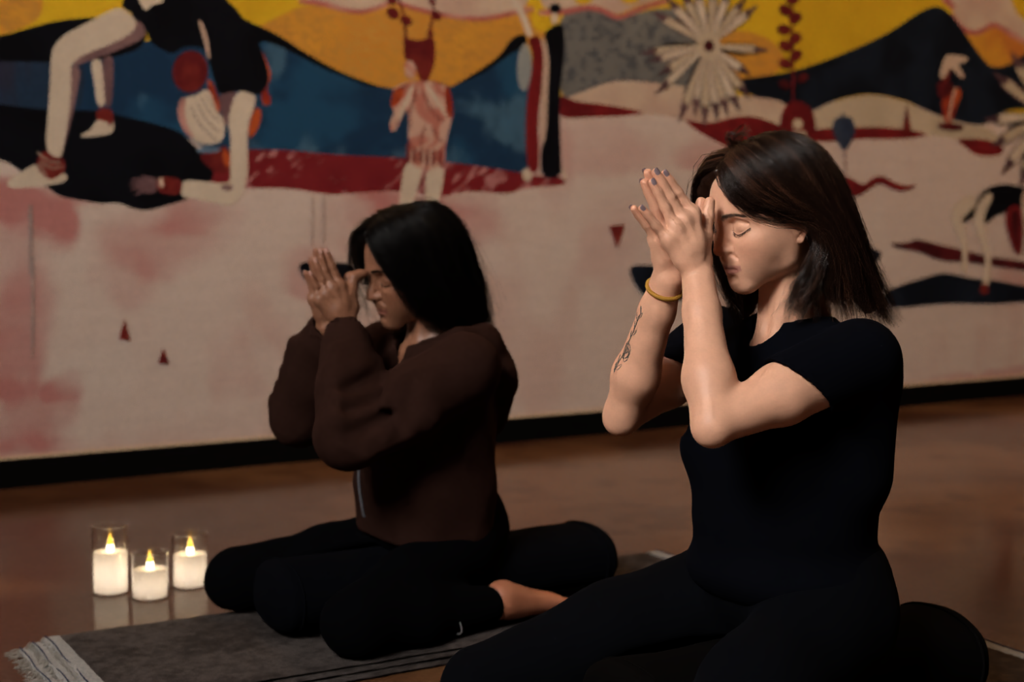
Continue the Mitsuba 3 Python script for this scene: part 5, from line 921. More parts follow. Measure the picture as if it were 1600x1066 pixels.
def blob(P, c, r):
    q = (P - np.asarray(c)) / np.asarray(r)
    return np.exp(-(q ** 2).sum(1) * 1.2)
def skin_colors(m, H, B, base, lip, warm, tips, o):
    v = np.asarray(m.vertices); h = H.inv(v); b = B.inv(v)
    col = np.tile(np.array(base, float), (len(v), 1))
    def blend(w, c):
        nonlocal col
        w = np.clip(w, 0, 1)[:, None]; col = col * (1 - w) + np.array(c) * w
    n = meshkit.fbm(v * 55, 3, 3) - .5; n2 = meshkit.fbm(v * 420, 2, 5) - .5
    for s in (1, -1):
        blend(.35 * blob(h, (s * .043, .066, -.018), (.026, .03, .022)), warm)
        blend(.25 * blob(h, (s * .074, -.01, .0), (.014, .03, .04)), warm)
    blend(.40 * blob(h, (0, .103, -.014), (.014, .016, .014)), warm)
    # lips: between the cupid's bow and the lower edge, narrowing to the corners
    ax = np.abs(h[:, 0]); top = -.0405 - .10 * ax * (ax > .004) - .0012 * (ax < .004) ; bot = -.0605 + .34 * ax
    inside = (1 / (1 + np.exp(-(top - h[:, 2]) / .0007))) * (1 / (1 + np.exp(-(h[:, 2] - bot) / .0007))) * (ax < .028) * (h[:, 1] > .070) * (h[:, 1] < .106)
    blend(.85 * inside, lip)
    for f, (d, e, r) in tips:
        blend(.45 * blob(b, e, (.009, .009, .009)), warm); blend(.30 * blob(b, d, (.008, .008, .008)), warm)
    col *= (1 + .16 * n + .10 * n2)[:, None]
    return np.clip(col, 0.002, 1)

# ---- hair: a dark inner mass, then strands that follow guide curves
def hair(person, H, patches, mat, count, width, seed, name='hair', mass_mat=None, jitter=.006, wave=.004, flyaway=.03, mass_r=.012, lift=.010, per=30, tint=None):
    g = np.random.default_rng(seed)
    strands = []; tone = []
    V = None
    allp = []
    for guides, share, thick in patches:
        solid = thick > .007
        G = np.array([spline(q, 14) for q in guides])                       # guides x 14 x 3 in head axes
        nu = len(G)
        def at(u):
            i = np.clip(np.floor(u * (nu - 1)).astype(int), 0, nu - 2) if nu > 1 else np.zeros(len(u), int)
            if nu == 1: return np.repeat(G, len(u), 0)
            t = (u * (nu - 1) - i); t = (t)[:, None, None]
            return G[i] * (1 - t) + G[i + 1] * t
        n = int(count * share)
        ncl = max(6, n // per)
        cu = np.sort(g.random(ncl)); cl = g.integers(0, ncl, n)
        u = np.clip(cu[cl] + g.normal(0, .35 / ncl + .004, n), 0, 1)
        S = at(u); Cc = at(cu)[cl]
        s_ = np.linspace(0, 1, 14)[None, :, None]
        depth = (g.random(n) ** 1.5)[:, None, None] * thick                # lie deeper or shallower in the mass
        cen = np.array([0, -.01, .03])
        out = S - cen; out[..., 2] = np.where(S[..., 2] < .03, 0, out[..., 2]); out /= np.linalg.norm(out, axis=-1, keepdims=True)
        off = g.normal(0, 1, (n, 1, 3)) * jitter * .5 * (0.5 + 0.5 * s_)
        coff = g.normal(0, 1, (ncl, 1, 3))[cl] * jitter * 1.1 * (0.2 + s_ ** 1.3) + out * (g.random((ncl, 1, 1)) ** 2)[cl] * lift * np.sin(np.pi * np.clip(s_ * 1.1, 0, 1))
        ph = g.random((ncl, 1, 3))[cl] * 6.28; fr = (2.2 + 2.0 * g.random((ncl, 1, 1)))[cl]
        wv = np.sin(fr * 3.0 * s_ + ph) * wave * s_ ** 1.1
        S = S * (1 - .72 * s_) + Cc * .72 * s_ - out * depth + off + coff + wv
        fl = g.random(n) < flyaway
        S[fl] += (g.normal(0, .010, (fl.sum(), 1, 3)) * (.3 + s_) + out[fl] * .006 * s_)
        cut = .60 + .40 * g.random(n) ** .5; tone.append(g.random(ncl)[cl])
        for k in range(n):
            t = np.linspace(0, cut[k], 10)
            q = np.stack([np.interp(t, np.linspace(0, 1, 14), S[k, :, j]) for j in range(3)], 1)
            strands.append(q)
        if solid: allp.append((at(np.linspace(0, 1, max(2, (nu - 1) * 4))), thick))
    # inner mass
    pts = np.concatenate([a.reshape(-1, 3) for a, _ in allp]); W = H.p(pts)
    V = Vol(W.min(0) - .03, W.max(0) + .03, .0035)
    for a, thick in allp:
        for q in a:
            out = q - np.array([0, -.01, .03]); out[:, 2] = np.where(q[:, 2] < .03, 0, out[:, 2]); out /= np.linalg.norm(out, axis=-1, keepdims=True)
            q = q - out * (mass_r + thick * .75)
            tt = np.linspace(0, 1, len(q)); r = mass_r * np.clip(np.minimum(1.0, (1.02 - tt) * 2.2), .15, 1) * np.clip(.45 + tt * 3, .45, 1)
            e = int(len(q) * .93)
            chain(V, q[:e], r[:e], .008, H)
    V.add(ell((0, -.018, .050), (.0705, .089, .084), np.eye(3), H), .01)
    m = V.mesh(2)
    put('hair', m, mass_mat or mat, person, smooth=True)
    S = H.p(np.array(strands)); n, k, _ = S.shape                       # every strand a thin three-sided tube
    tg = np.gradient(S, axis=1); tg /= np.linalg.norm(tg, axis=-1, keepdims=True) + 1e-12
    ref = np.where(np.abs(tg[..., 2:]) < .9, np.array([0, 0, 1.0]), np.array([1.0, 0, 0])); ref = np.broadcast_to(ref[:, :1], tg.shape)
    b1 = np.cross(tg, ref); b1 /= np.linalg.norm(b1, axis=-1, keepdims=True) + 1e-12; b2 = np.cross(tg, b1)
    r = (width * np.linspace(1.0, .35, k) * (.7 + .6 * g.random((n, 1))))[..., None]
    ring = np.stack([S + r * (math.cos(q) * b1 + math.sin(q) * b2) for q in (0, 2.0944, 4.1888)], 2)      # n, k, 3 sides, xyz
    idx = np.arange(n * k * 3).reshape(n, k, 3); nx = np.roll(idx, -1, 2)
    A, Bq, Cq, Dq = idx[:, :-1], nx[:, :-1], nx[:, 1:], idx[:, 1:]
    F = np.concatenate([np.stack([A, Bq, Cq], -1).reshape(-1, 3), np.stack([A, Cq, Dq], -1).reshape(-1, 3)])
    lock = np.repeat(np.concatenate(tone), (k - 1) * 3)                                             # some locks are a lighter brown
    F2 = np.stack([F[:len(F) // 2], F[len(F) // 2:]], 1)
    for sel, m_ in (((lock < (.30 if tint else 0)), tint), ((lock >= (.30 if tint else 0)), mat)):
        if sel.any(): put('hair_strands', trimesh.Trimesh(ring.reshape(-1, 3), F2[sel].reshape(-1, 3), process=False), m_, person, smooth=True, kind='stuff')
    return V

def body_frame(x, y):
    return Frame((x, y, 0), np.stack([np.cross(EZ, -E1), -E1, EZ], 1))

def head_frame(o, yaw, pitch, roll, s):
    from scipy.spatial.transform import Rotation
    yaw = math.radians(yaw); Fv = np.array([-math.sin(yaw), -math.cos(yaw), 0]); L = np.array([-Fv[1], Fv[0], 0])
    return Frame(o, np.stack([L, Fv, EZ], 1) @ Rotation.from_euler('xy', [-pitch, roll], degrees=True).as_matrix(), s)
def world_box(B, lo, hi):
    c = np.array([B.p((x, y, z)) for x in (lo[0], hi[0]) for y in (lo[1], hi[1]) for z in (lo[2], hi[2])])
    return c.min(0), c.max(0)
def wrinkle(m, amp, f, seed, aniso=(1, 1, 1), keep=None):
    n = vnormals(m); v = np.asarray(m.vertices)
    d = (meshkit.fbm(v * f * np.array(aniso), 3, seed) - .5) * 2
    r = 1 - np.abs((meshkit.fbm(v * f * .7 * np.array(aniso) + 31, 2, seed + 9) - .5) * 2) * 2.2       # ridged: creases
    h = amp * (.55 * d + .45 * np.clip(r, -1, 1))
    if keep is not None: h = h * keep(v)
    return trimesh.Trimesh(v + n * h[:, None], m.faces, process=False)

HFINE = 0.0019                                  # grid of the bodies, metres
def build_upper(B, H, q, head_opts, lat=.25, zlo=.40, sc=1.0, slim=1.0, neck=((0, -.035, .73), (0, -.065, .60)), neck_r=(.047, .054)):
    lo, hi = world_box(B, (-lat, -.17, zlo), (lat, .275, 1.0))
    hmax = H.p((0, 0, .15))[2]; hi[2] = min(hi[2], max(hmax, B.p((0, 0, max(v[2] for v in q.values())))[2] + .03))
    V = Vol(lo, hi, HFINE)
    head_shapes(V, H, head_opts)
    V.add(cone(H.p((0, -.030, -.035)), B.p(neck[1]), neck_r[0] * H.s, neck_r[1], WORLD), .022)
    V.add(cone(H.p((.030, -.012, -.045)), B.p((.014, .004, neck[1][2] + .005)), .010, .010), .016)      # neck muscle
    V.add(cone(H.p((-.030, -.012, -.045)), B.p((-.014, .004, neck[1][2] + .005)), .010, .010), .016)
    V.add(ell((0, -.05, neck[1][2] - .05), (.15, .085, .075), np.eye(3), B), .04)
    for s in (1, -1): V.add(cone((s * .012, .005, neck[1][2] + .0), (s * .12, -.02, neck[1][2] + .012), .011, .012, B), .02)
    A = {}
    base = V.D
    D = None
    tips = {}
    for s in (1, -1):
        W = Vol(lo, hi, HFINE)
        tips[s] = arm_shapes(W, q, s, B, sc, slim)
        W.cut(B.p((s * .0004, 0, 0)), B.R[:, 0] * -s, .001)
        D = W.D if D is None else np.minimum(D, W.D)
    V.D = np.minimum(V.D, D)
    return V, tips

# ---------------------------------------------------------------- the woman in front
PA = dict(index0=(.016, .1567, .8173), index1=(.012, .179, .8453), index3=(.009, .2039, .8767), middle0=(.017, .1721, .8073), middle1=(.0125, .1927, .8389), middle3=(.009, .2195, .8791),
          ring0=(.016, .187, .7965), ring1=(.012, .2, .8245), ring3=(.009, .2248, .8648), pinky0=(.014, .1965, .7803), pinky1=(.011, .2157, .8002), pinky3=(.009, .2431, .8271),
          wrist=(.026, .1517, .7235), elbow=(.14, .2102, .5325), should=(.165, -.0309, .6125), thumb0=(.016, .1385, .7485), thumb1=(.012, .1320, .7851), thumb2=(.011, .1250, .8127), thumb3=(.010, .1205, .8329),
          farelbow=(-.14, .1660, .5085), farwrist=(-.026, .1676, .7218))
BA = body_frame(.3838, 2.1998)
HA = head_frame((.3855, 2.2000, .8012), 67.0, 16.0, 2.1, .92)
KA = key_for('person')
tag(KA, 'woman in a black T-shirt kneeling in front, palms joined at her brow', 'person')
VA, tipsA = build_upper(BA, HA, PA, {})
mA = VA.mesh(2)
tl = [t for s in (1, -1) for t in tipsA[s].items()]
colA = skin_colors(mA, HA, BA, (.60, .325, .210), (.38, .145, .115), (.54, .19, .11), tl, {})
bsdf('nail_polish', {'type': 'principled', 'base_color': rgb(.19, .135, .15), 'roughness': .25, 'specular': .5, 'clearcoat': .4})
for s in (1, -1):
    for f, t in tipsA[s].items():
        if f == 'thumb': continue
        put('nail', nail_mesh(BA, t, s, 1.0), 'nail_polish', KA, smooth=True)

bsdf('black_jersey', {'type': 'principled', 'base_color': rgb(.0017, .0020, .0034), 'roughness': .95, 'specular': .02}, True)
bsdf('black_trousers', {'type': 'principled', 'base_color': rgb(.0019, .0022, .0031), 'roughness': .95, 'specular': .02}, True)
def tshirt_A():
    lo, hi = world_box(BA, (-.26, -.22, .20), (.26, .22, .70)); V = Vol(lo, hi, .0045)
    add = lambda p, k=.03: V.add(p, k)
    add(ell((0, -.045, .50), (.150, .118, .17), np.eye(3), BA)); add(cone((-.135, -.045, .592), (.135, -.045, .592), .058, None, BA), .04)
    add(ell((0, -.035, .36), (.150, .130, .16), np.eye(3), BA), .05); add(ell((0, -.045, .275), (.168, .145, .065), np.eye(3), BA), .03)
    for s in (1, -1):
        add(ell((s * .065, .040, .470), (.060, .048, .06), np.eye(3), BA), .05)
        sh = np.array(PA['should']) * [s, 1, 1]; el = np.array(PA['elbow']) if s > 0 else np.array(PA['farelbow'])
        add(cone(sh, sh + (el - sh) * .62, .056, .053, BA), .03)
    add(cone((0, -.065, .59), (0, -.055, .628), .078, .058, BA), .03)
    for s in (1, -1): add(cone((s * .125, -.065, .56), (s * .118, -.065, .44), .058, .056, BA), .04)                       # collar
    for s in (1, -1):
        sh = np.array(PA['should']) * [s, 1, 1]; el = np.array(PA['elbow']) if s > 0 else np.array(PA['farelbow'])
        u = el - sh; L = np.linalg.norm(u); u /= L
        a = sh + u * L * .44
        V.sub(cone(a - u * .03, a + u * .12, .0475, .0475, BA), .003)
        n_ = u + np.array([0, 0, -.75]); n_ = BA.R @ (n_ / np.linalg.norm(n_))
        c = BA.p(a)
        d = (V.ax[0][:, None, None] - np.float32(c[0])) * np.float32(n_[0]) + (V.ax[1][None, :, None] - np.float32(c[1])) * np.float32(n_[1]) + (V.ax[2][None, None, :] - np.float32(c[2])) * np.float32(n_[2])
        near = cone(sh, el, .085, .085, BA)[2](V.ax[0][:, None, None], V.ax[1][None, :, None], V.ax[2][None, None, :])
        body = ell((0, -.045, .44), (.148, .120, .24), np.eye(3), BA)[2](V.ax[0][:, None, None], V.ax[1][None, :, None], V.ax[2][None, None, :])
        V.D = np.maximum(V.D, np.where((near < 0) & (body > .004), d, -1.0))
    V.sub(cone((0, -.060, .58), (0, -.035, .74), .052, .066, BA), .004); V.sub(cone((0, -.005, .625), (0, .05, .70), .030, .05, BA), .006)                    # neck opening
    V.cut(BA.p((0, 0, .232)), (0, 0, -1), .01)
    V.sub(ell((0, -.045, .215), (.150, .128, .05), np.eye(3), BA), .004)
    m = V.mesh(3)
    return wrinkle(m, .005, 14, 2, (1, 1, .6), lambda v: np.clip((.62 - v[:, 2]) * 8, .25, 1))
put('t_shirt', tshirt_A(), 'black_jersey', KA, smooth=True)
def lower(B, q, h, hip_z, seed, hipw=.165, seat=None, ground=0.0, th=1.0):
    lo, hi = world_box(B, (-.36, -.36, .0), (.36, .46, hip_z + .12)); V = Vol(lo, hi, h)
    V.add(ell((0, -.06, hip_z), (hipw, .135, .10), np.eye(3), B), .02); V.add(ell((0, -.05, hip_z + .05), (hipw * .9, .12, .07), np.eye(3), B), .03)
    for s in ('near', 'far'):
        hp, kn, an = (np.array(q[s + k]) for k in ('hip', 'knee', 'ankle'))
        V.add(cone(hp, hp * .5 + kn * .5, .092 * th, .082 * th, B), .03); V.add(cone(hp * .5 + kn * .5, kn, .082 * th, .062, B), .03)
        V.add(cone(kn, kn * .55 + an * .45, .058, .058, B), .02); V.add(cone(kn * .55 + an * .45, an, .058, .036, B), .02)
    if seat: V.sub(rbox((0, (seat[0] + seat[1]) / 2, seat[4]), (seat[2] + .001, (seat[0] - seat[1]) / 2 + .01, seat[3] + .001), np.eye(3), .055, B), .012)
    V.cut((0, 0, ground), (0, 0, -1), .006)
    return V
QA = dict(nearhip=(.10, -.05, .215), nearknee=(.235, .335, .095), nearankle=(.235, -.03, .062), farhip=(-.10, -.04, .215), farknee=(-.225, .365, .090), farankle=(-.24, -.02, .06))
VL = lower(BA, QA, .0055, .245, 3, seat=(.29, -.41, .105, .072, .0960), ground=.022)
put('trousers', wrinkle(VL.mesh(3), .006, 13, 11), 'black_trousers', KA, smooth=True)
def foot_mesh(B, an, toe, h=.004, r=1.0, up=(0, 0, 1)):
    an, toe = np.array(an), np.array(toe); u = toe - an; L = np.linalg.norm(u); u /= L; s = np.cross(u, up); s /= np.linalg.norm(s)
    lo, hi = world_box(B, np.minimum(an, toe) - .07, np.maximum(an, toe) + .07); V = Vol(lo, hi, h)
    C = lambda a, b, r1, r2, k=.015: V.add(cone(a, b, r1 * r, r2 * r, B), k)
    C(an - u * .01, an + u * .02, .034, .032); V.add(ell(an - u * .012 + [0, 0, .006], (.031 * r, .034 * r, .035 * r), np.eye(3), B), .012); C(an + u * .01, an + u * .06 - [0, 0, .004], .027, .020)
    for w in (-.020, 0, .020): C(an + u * .045 + s * w * .5, an + u * (L * .72) + s * w, .0185, .0155, .016)
    for i, w in enumerate((-.030, -.014, 0, .013, .025)):
        C(an + u * (L * .74) + s * w * .9, an + u * (L * (.98 - .018 * i)) + s * w, .0105 - .0012 * i * .6, .0095 - .0012 * i * .6, .005)
    return V.mesh(2)
def whole_body(upper, colors, B, q, hip_z, top_z, feet, base, seat):
    """Adds the trunk and legs under the clothes and the feet to the body mesh."""
    lo, hi = world_box(B, (-.30, -.20, .0), (.30, .40, top_z + .06)); V = Vol(lo, hi, .007)
    V.add(ell((0, -.05, hip_z + .02), (.13, .09, .07), np.eye(3), B), .03); V.add(cone((0, -.05, hip_z + .04), (0, -.05, top_z - .02), .085, .080, B), .06)
    for s in ('near', 'far'):
        hp, kn, an = (np.array(q[s + k]) for k in ('hip', 'knee', 'ankle'))
        V.add(cone(hp, kn, .048, .034, B), .03); V.add(cone(kn, an, .034, .024, B), .02)
    V.sub(rbox((0, (seat[0] + seat[1]) / 2, seat[4]), (seat[2] + .014, (seat[0] - seat[1]) / 2 + .03, seat[3] + .014), np.eye(3), .055, B), .012)
    ms = [upper, V.mesh(2)] + feet
    cs = [colors] + [np.tile(base, (len(m.vertices), 1)) * (1 + .14 * (meshkit.fbm(np.asarray(m.vertices) * 60, 3, 4) - .5))[:, None] for m in ms[1:]]
    return join(*ms), np.vstack(cs)
mA, colA = whole_body(mA, colA, BA, QA, .215, .58, [foot_mesh(BA, np.array(QA[s + 'ankle']) + [0, -.02, -.004], np.array(QA[s + 'ankle']) + [0.0, -.19, -.016]) for s in ('near', 'far')], (.58, .30, .19), (.29, -.41, .105, .072, .0960))
scene[KA] = mikit.ply(mA, 'fair_skin', smooth=True, color=colA)

# small details that sit on the skin
def project(V, P, off=0.0, it=6):
    P = np.array(P, float)
    for _ in range(it): P = P - (V.value(P) - off)[:, None] * V.grad(P, V.h * 1.5)
    return P
def cast(V, p, d, reach=.09):
    t = np.linspace(.004, reach, 160); q = np.asarray(p) + t[:, None] * np.asarray(d); v = V.value(q)
    i = int(np.argmax(v > 0)); return q[i]
def brow_and_lashes(V, H, K, mat, seed, brow_w=.0062):
    g = np.random.default_rng(seed)
    for s in (1, -1):
        ms = []
        path = spline([(s * .0105, .090, .0365), (s * .024, .088, .0400), (s * .036, .081, .0405), (s * .049, .069, .0365)], 60)
        for i in range(230):
            j = g.integers(0, 56); w = brow_w * (1 - .75 * j / 60)
            p = path[j] + np.array([0, 0, g.normal(0, w * .42)]); q = path[min(59, j + 7)] + np.array([0, 0, g.normal(.0004, w * .25) + .0012 * (1 - j / 40)])
            P3 = project(V, H.p(np.array([p, (p + q) / 2, q])), np.array([.0, .0006, .0009]))
            ms.append(tube_mesh(P3, [.00022, .00020, .00008], 4))
        put('eyebrow', join(*ms), mat, K)
        ms = []
        lid = spline([(s * .0175, .080, .0135), (s * .0250, .0855, .0098), (s * .033, .0855, .0085), (s * .0425, .0785, .0100), (s * .0520, .0655, .0150)], 40)
        L0 = project(V, H.p(lid), .0002)
        ms.append(tube_mesh(L0, .00045, 5))
        for i in range(46):
            j = g.integers(3, 40); b = L0[j]; o = H.R @ np.array([s * (.25 + .55 * j / 40), .75, -.62 + g.normal(0, .1)]); o /= np.linalg.norm(o)
            l = .0065 * (.7 + .4 * g.random()) * H.s
            ms.append(tube_mesh([b, b + o * l * .5 - EZ * l * .05, b + o * l + EZ * l * .06], [.00030, .00022, .00008], 4))
        put('eyelashes', join(*ms), mat, K)
bsdf('dark_hair', {'type': 'principled', 'base_color': rgb(.011, .0048, .0030), 'roughness': .30, 'specular': .22}, True)
bsdf('black_hair', {'type': 'principled', 'base_color': rgb(.0022, .0017, .0016), 'roughness': .35, 'specular': .12}, True)
bsdf('brown_hair', {'type': 'principled', 'base_color': rgb(.048, .019, .010), 'roughness': .32, 'specular': .3}, True)
bsdf('brow_hair', {'type': 'principled', 'base_color': rgb(.055, .030, .021), 'roughness': .8, 'specular': .2}, True)
brow_and_lashes(VA, HA, KA, 'brow_hair', 12)
# ochre hair tie round the far wrist and a line tattoo of stems and leaves along the far forearm
wrA, elA = BA.p(PA['farwrist']), BA.p(PA['farelbow']); axA = (elA - wrA) / np.linalg.norm(elA - wrA)
e1 = BA.R[:, 0] - axA * (BA.R[:, 0] @ axA); e1 /= np.linalg.norm(e1); e2 = BA.R[:, 1] - axA * (BA.R[:, 1] @ axA) - e1 * (e1 @ BA.R[:, 1]); e2 /= np.linalg.norm(e2)
def on_arm(s, th, off=.0):
    d = math.cos(math.radians(th)) * e1 + math.sin(math.radians(th)) * e2
    return cast(VA, wrA + axA * s, d) + d * off
bsdf('ochre_elastic', {'type': 'principled', 'base_color': rgb(.30, .15, .022), 'roughness': .7, 'specular': .2}, True)
ring = [on_arm(.016 + .004 * math.sin(math.radians(t + 40)), t, .0012) for t in np.arange(0, 360, 10)]
rr = chaikin(np.array(ring), 2)
put('wristband', tube_mesh(np.vstack([rr, rr[:2]]), .0033, 10, cap=False), 'ochre_elastic', KA, smooth=True)
bsdf('tattoo_ink', {'type': 'principled', 'base_color': rgb(.055, .050, .046), 'roughness': .6, 'specular': .2}, True)
def ink(pts, r=.00062):
    return tube_mesh(chaikin(np.array([on_arm(s, th + 27, -.0001) for s, th in pts]), 2, closed=False), r, 5)
TT = []
stem = [(.060, 62), (.075, 70), (.092, 70), (.110, 73), (.128, 72), (.146, 75), (.162, 72)]
TT.append(ink(stem))
for s, th, ln, sp, sg in [(.058, 60, .012, 9, -1), (.066, 68, .014, 10, 1), (.074, 70, .014, 12, -1), (.088, 70, .013, 10, -1), (.096, 71, .013, 10, 1), (.104, 71, .012, 10, -1), (.150, 75, .014, 10, -1), (.158, 73, .015, 10, 1), (.164, 71, .016, 8, -1)]:
    a = [(s, th), (s + sg * ln * .2 - .004, th - sg * sp), (s - ln, th - sg * sp * 1.5), (s - ln * .4, th - sg * sp * .3), (s, th)]
    TT.append(ink(a, .00055))
for k, (s0, t0, rs, rt) in enumerate([(.124, 66, .013, 15), (.126, 64, .009, 10), (.123, 67, .005, 6), (.131, 60, .008, 9), (.118, 74, .008, 8)]):
    TT.append(ink([(s0 + rs * math.cos(a) * (1 + .15 * math.sin(3 * a + k)), t0 + rt * math.sin(a)) for a in np.linspace(0, 6.0, 12)], .00055))
put('tattoo', join(*TT), 'tattoo_ink', KA, smooth=True)
bsdf('silver', {'type': 'roughconductor', 'material': 'Ag', 'alpha': .15})
for (x, y, z) in ((.0775, -.0095, -.021), (.0805, -.0165, -.011)):
    c = HA.p((x, y, z)); aa = np.linspace(0, 2 * np.pi, 20)
    put('earring', tube_mesh(c + .0040 * (np.cos(aa)[:, None] * HA.R[:, 0] + np.sin(aa)[:, None] * (HA.R[:, 2] * .9 + HA.R[:, 1] * .3)), .0006, 6, cap=False), 'silver', KA, smooth=True)

nearA = [[(-.002, .062, .119), (.016, .084, .109), (.033, .090, .090), (.050, .083, .064), (.064, .064, .042), (.075, .038, .027), (.083, .010, .021), (.087, -.018, .014), (.086, -.036, -.02), (.084, -.038, -.07), (.081, -.030, -.125)],
         [(-.004, .048, .128), (.020, .068, .125), (.048, .066, .098), (.069, .050, .066), (.080, .026, .041), (.087, -.004, .026), (.091, -.034, -.005), (.090, -.046, -.06), (.086, -.042, -.11), (.085, -.034, -.150)],
         [(-.010, .02, .138), (.030, .028, .136), (.066, .02, .102), (.083, .005, .058), (.090, -.030, .0), (.092, -.050, -.06), (.088, -.055, -.12), (.090, -.045, -.17)],
         [(-.006, -.02, .143), (.03, -.035, .138), (.064, -.05, .105), (.080, -.06, .05), (.084, -.08, -.01), (.080, -.095, -.08), (.076, -.11, -.14), (.075, -.12, -.19)],
         [(0, -.05, .138), (.02, -.075, .125), (.047, -.094, .085), (.058, -.108, .03), (.060, -.118, -.03), (.055, -.130, -.10), (.05, -.148, -.16), (.045, -.172, -.215)],
         [(0, -.07, .128), (.008, -.096, .105), (.015, -.110, .06), (.018, -.118, .01), (.018, -.122, -.05), (.015, -.135, -.12), (.01, -.153, -.18), (.01, -.172, -.222)]]
farA = [[(-.006, .064, .117), (-.034, .080, .112), (-.058, .086, .094), (-.074, .088, .064), (-.081, .082, .03), (-.082, .072, -.02), (-.076, .070, -.08), (-.066, .070, -.14), (-.060, .066, -.175)],
        [(-.014, .05, .128), (-.045, .066, .122), (-.072, .066, .088), (-.084, .060, .045), (-.088, .05, .0), (-.086, .040, -.06), (-.080, .040, -.12), (-.074, .034, -.17)],
        [(-.012, .01, .140), (-.05, .02, .125), (-.080, .01, .075), (-.090, 0, .0), (-.088, 0, -.08), (-.084, .01, -.14)],
        [(-.006, -.03, .142), (-.04, -.05, .122), (-.072, -.065, .075), (-.082, -.08, 0), (-.078, -.095, -.08), (-.075, -.11, -.16)],
        [(0, -.07, .128), (-.012, -.098, .10), (-.03, -.112, .05), (-.04, -.118, -.01), (-.04, -.13, -.09), (-.03, -.15, -.18)]]
lockA = [[(.080, -.030, .010), (.085, -.032, -.022), (.086, -.016, -.052), (.083, .016, -.086), (.076, .050, -.124)],
         [(.086, -.034, .006), (.089, -.036, -.03), (.089, -.022, -.065), (.086, .004, -.105), (.080, .032, -.140)]]
tuftA = [[(-.018, .034, .130), (-.016, .036, .142), (-.010, .035, .152), (-.001, .031, .157), (.006, .026, .156)],
         [(-.012, .022, .134), (-.010, .024, .144), (-.004, .022, .151), (.004, .016, .152), (.012, .008, .148)]]
hair(KA, HA, [(nearA, .56, .012), (farA, .34, .010), (lockA, .11, .006), (tuftA, .008, .002)], 'dark_hair', 9000, .00042, 5, wave=.008, tint='brown_hair')

# ---------------------------------------------------------------- the woman behind
PB = dict(index0=(.014, .1641, .6793), index1=(.011, .178, .7156), index3=(.008, .1919, .7506), middle0=(.015, .1802, .6761), middle1=(.011, .1937, .7099), middle3=(.008, .2036, .7496),
          ring0=(.014, .1929, .6656), ring1=(.011, .1991, .6932), ring3=(.008, .2141, .733), pinky0=(.012, .2064, .6551), pinky1=(.010, .2104, .6791), pinky3=(.008, .2246, .7081),
          wrist=(.024, .1562, .6009), elbow=(.16, .2133, .4125), should=(.165, -.0172, .5285), thumb0=(.014, .1409, .6386), thumb1=(.011, .1405, .6725), thumb2=(.010, .1332, .6941), thumb3=(.009, .1121, .7021),
          farelbow=(-.16, .1757, .4119), farwrist=(-.024, .1736, .5983))
BB = body_frame(-.1901, 2.8703)
HB = head_frame((-.1901, 2.8703, .6995), 60.0, 18.1, 9.0, .97)
KB = key_for('person')
tag(KB, 'woman in a brown hoodie and black leggings kneeling beside the candles', 'person')
VB, tipsB = build_upper(BB, HB, PB, {}, slim=.5, neck=((0, -.03, .65), (0, -.06, .54)))
mB = VB.mesh(2)
tl = [t for s in (1, -1) for t in tipsB[s].items()]
colB = skin_colors(mB, HB, BB, (.205, .090, .050), (.17, .055, .038), (.20, .06, .03), tl, {})
bsdf('pale_nail', {'type': 'principled', 'base_color': rgb(.42, .24, .19), 'roughness': .3, 'specular': .5})
for s in (1, -1):
    for f, t in tipsB[s].items():
        if f != 'thumb': put('nail', nail_mesh(BB, t, s, 1.0), 'pale_nail', KB, smooth=True)
brow_and_lashes(VB, HB, KB, 'black_hair', 22, .0048)
def fleece(p, n, uv):
    return mix((.0150, .0060, .0042), (.0235, .0105, .0078), fbm(p.x * 120, p.y * 120, p.z * 120, 3))
bsdf('brown_fleece', {'type': 'principled', 'base_color': mikit.proc(fleece), 'roughness': .95, 'specular': .03}, True)
bsdf('black_leggings', {'type': 'principled', 'base_color': rgb(.0012, .0013, .0018), 'roughness': .95, 'specular': .02}, True)
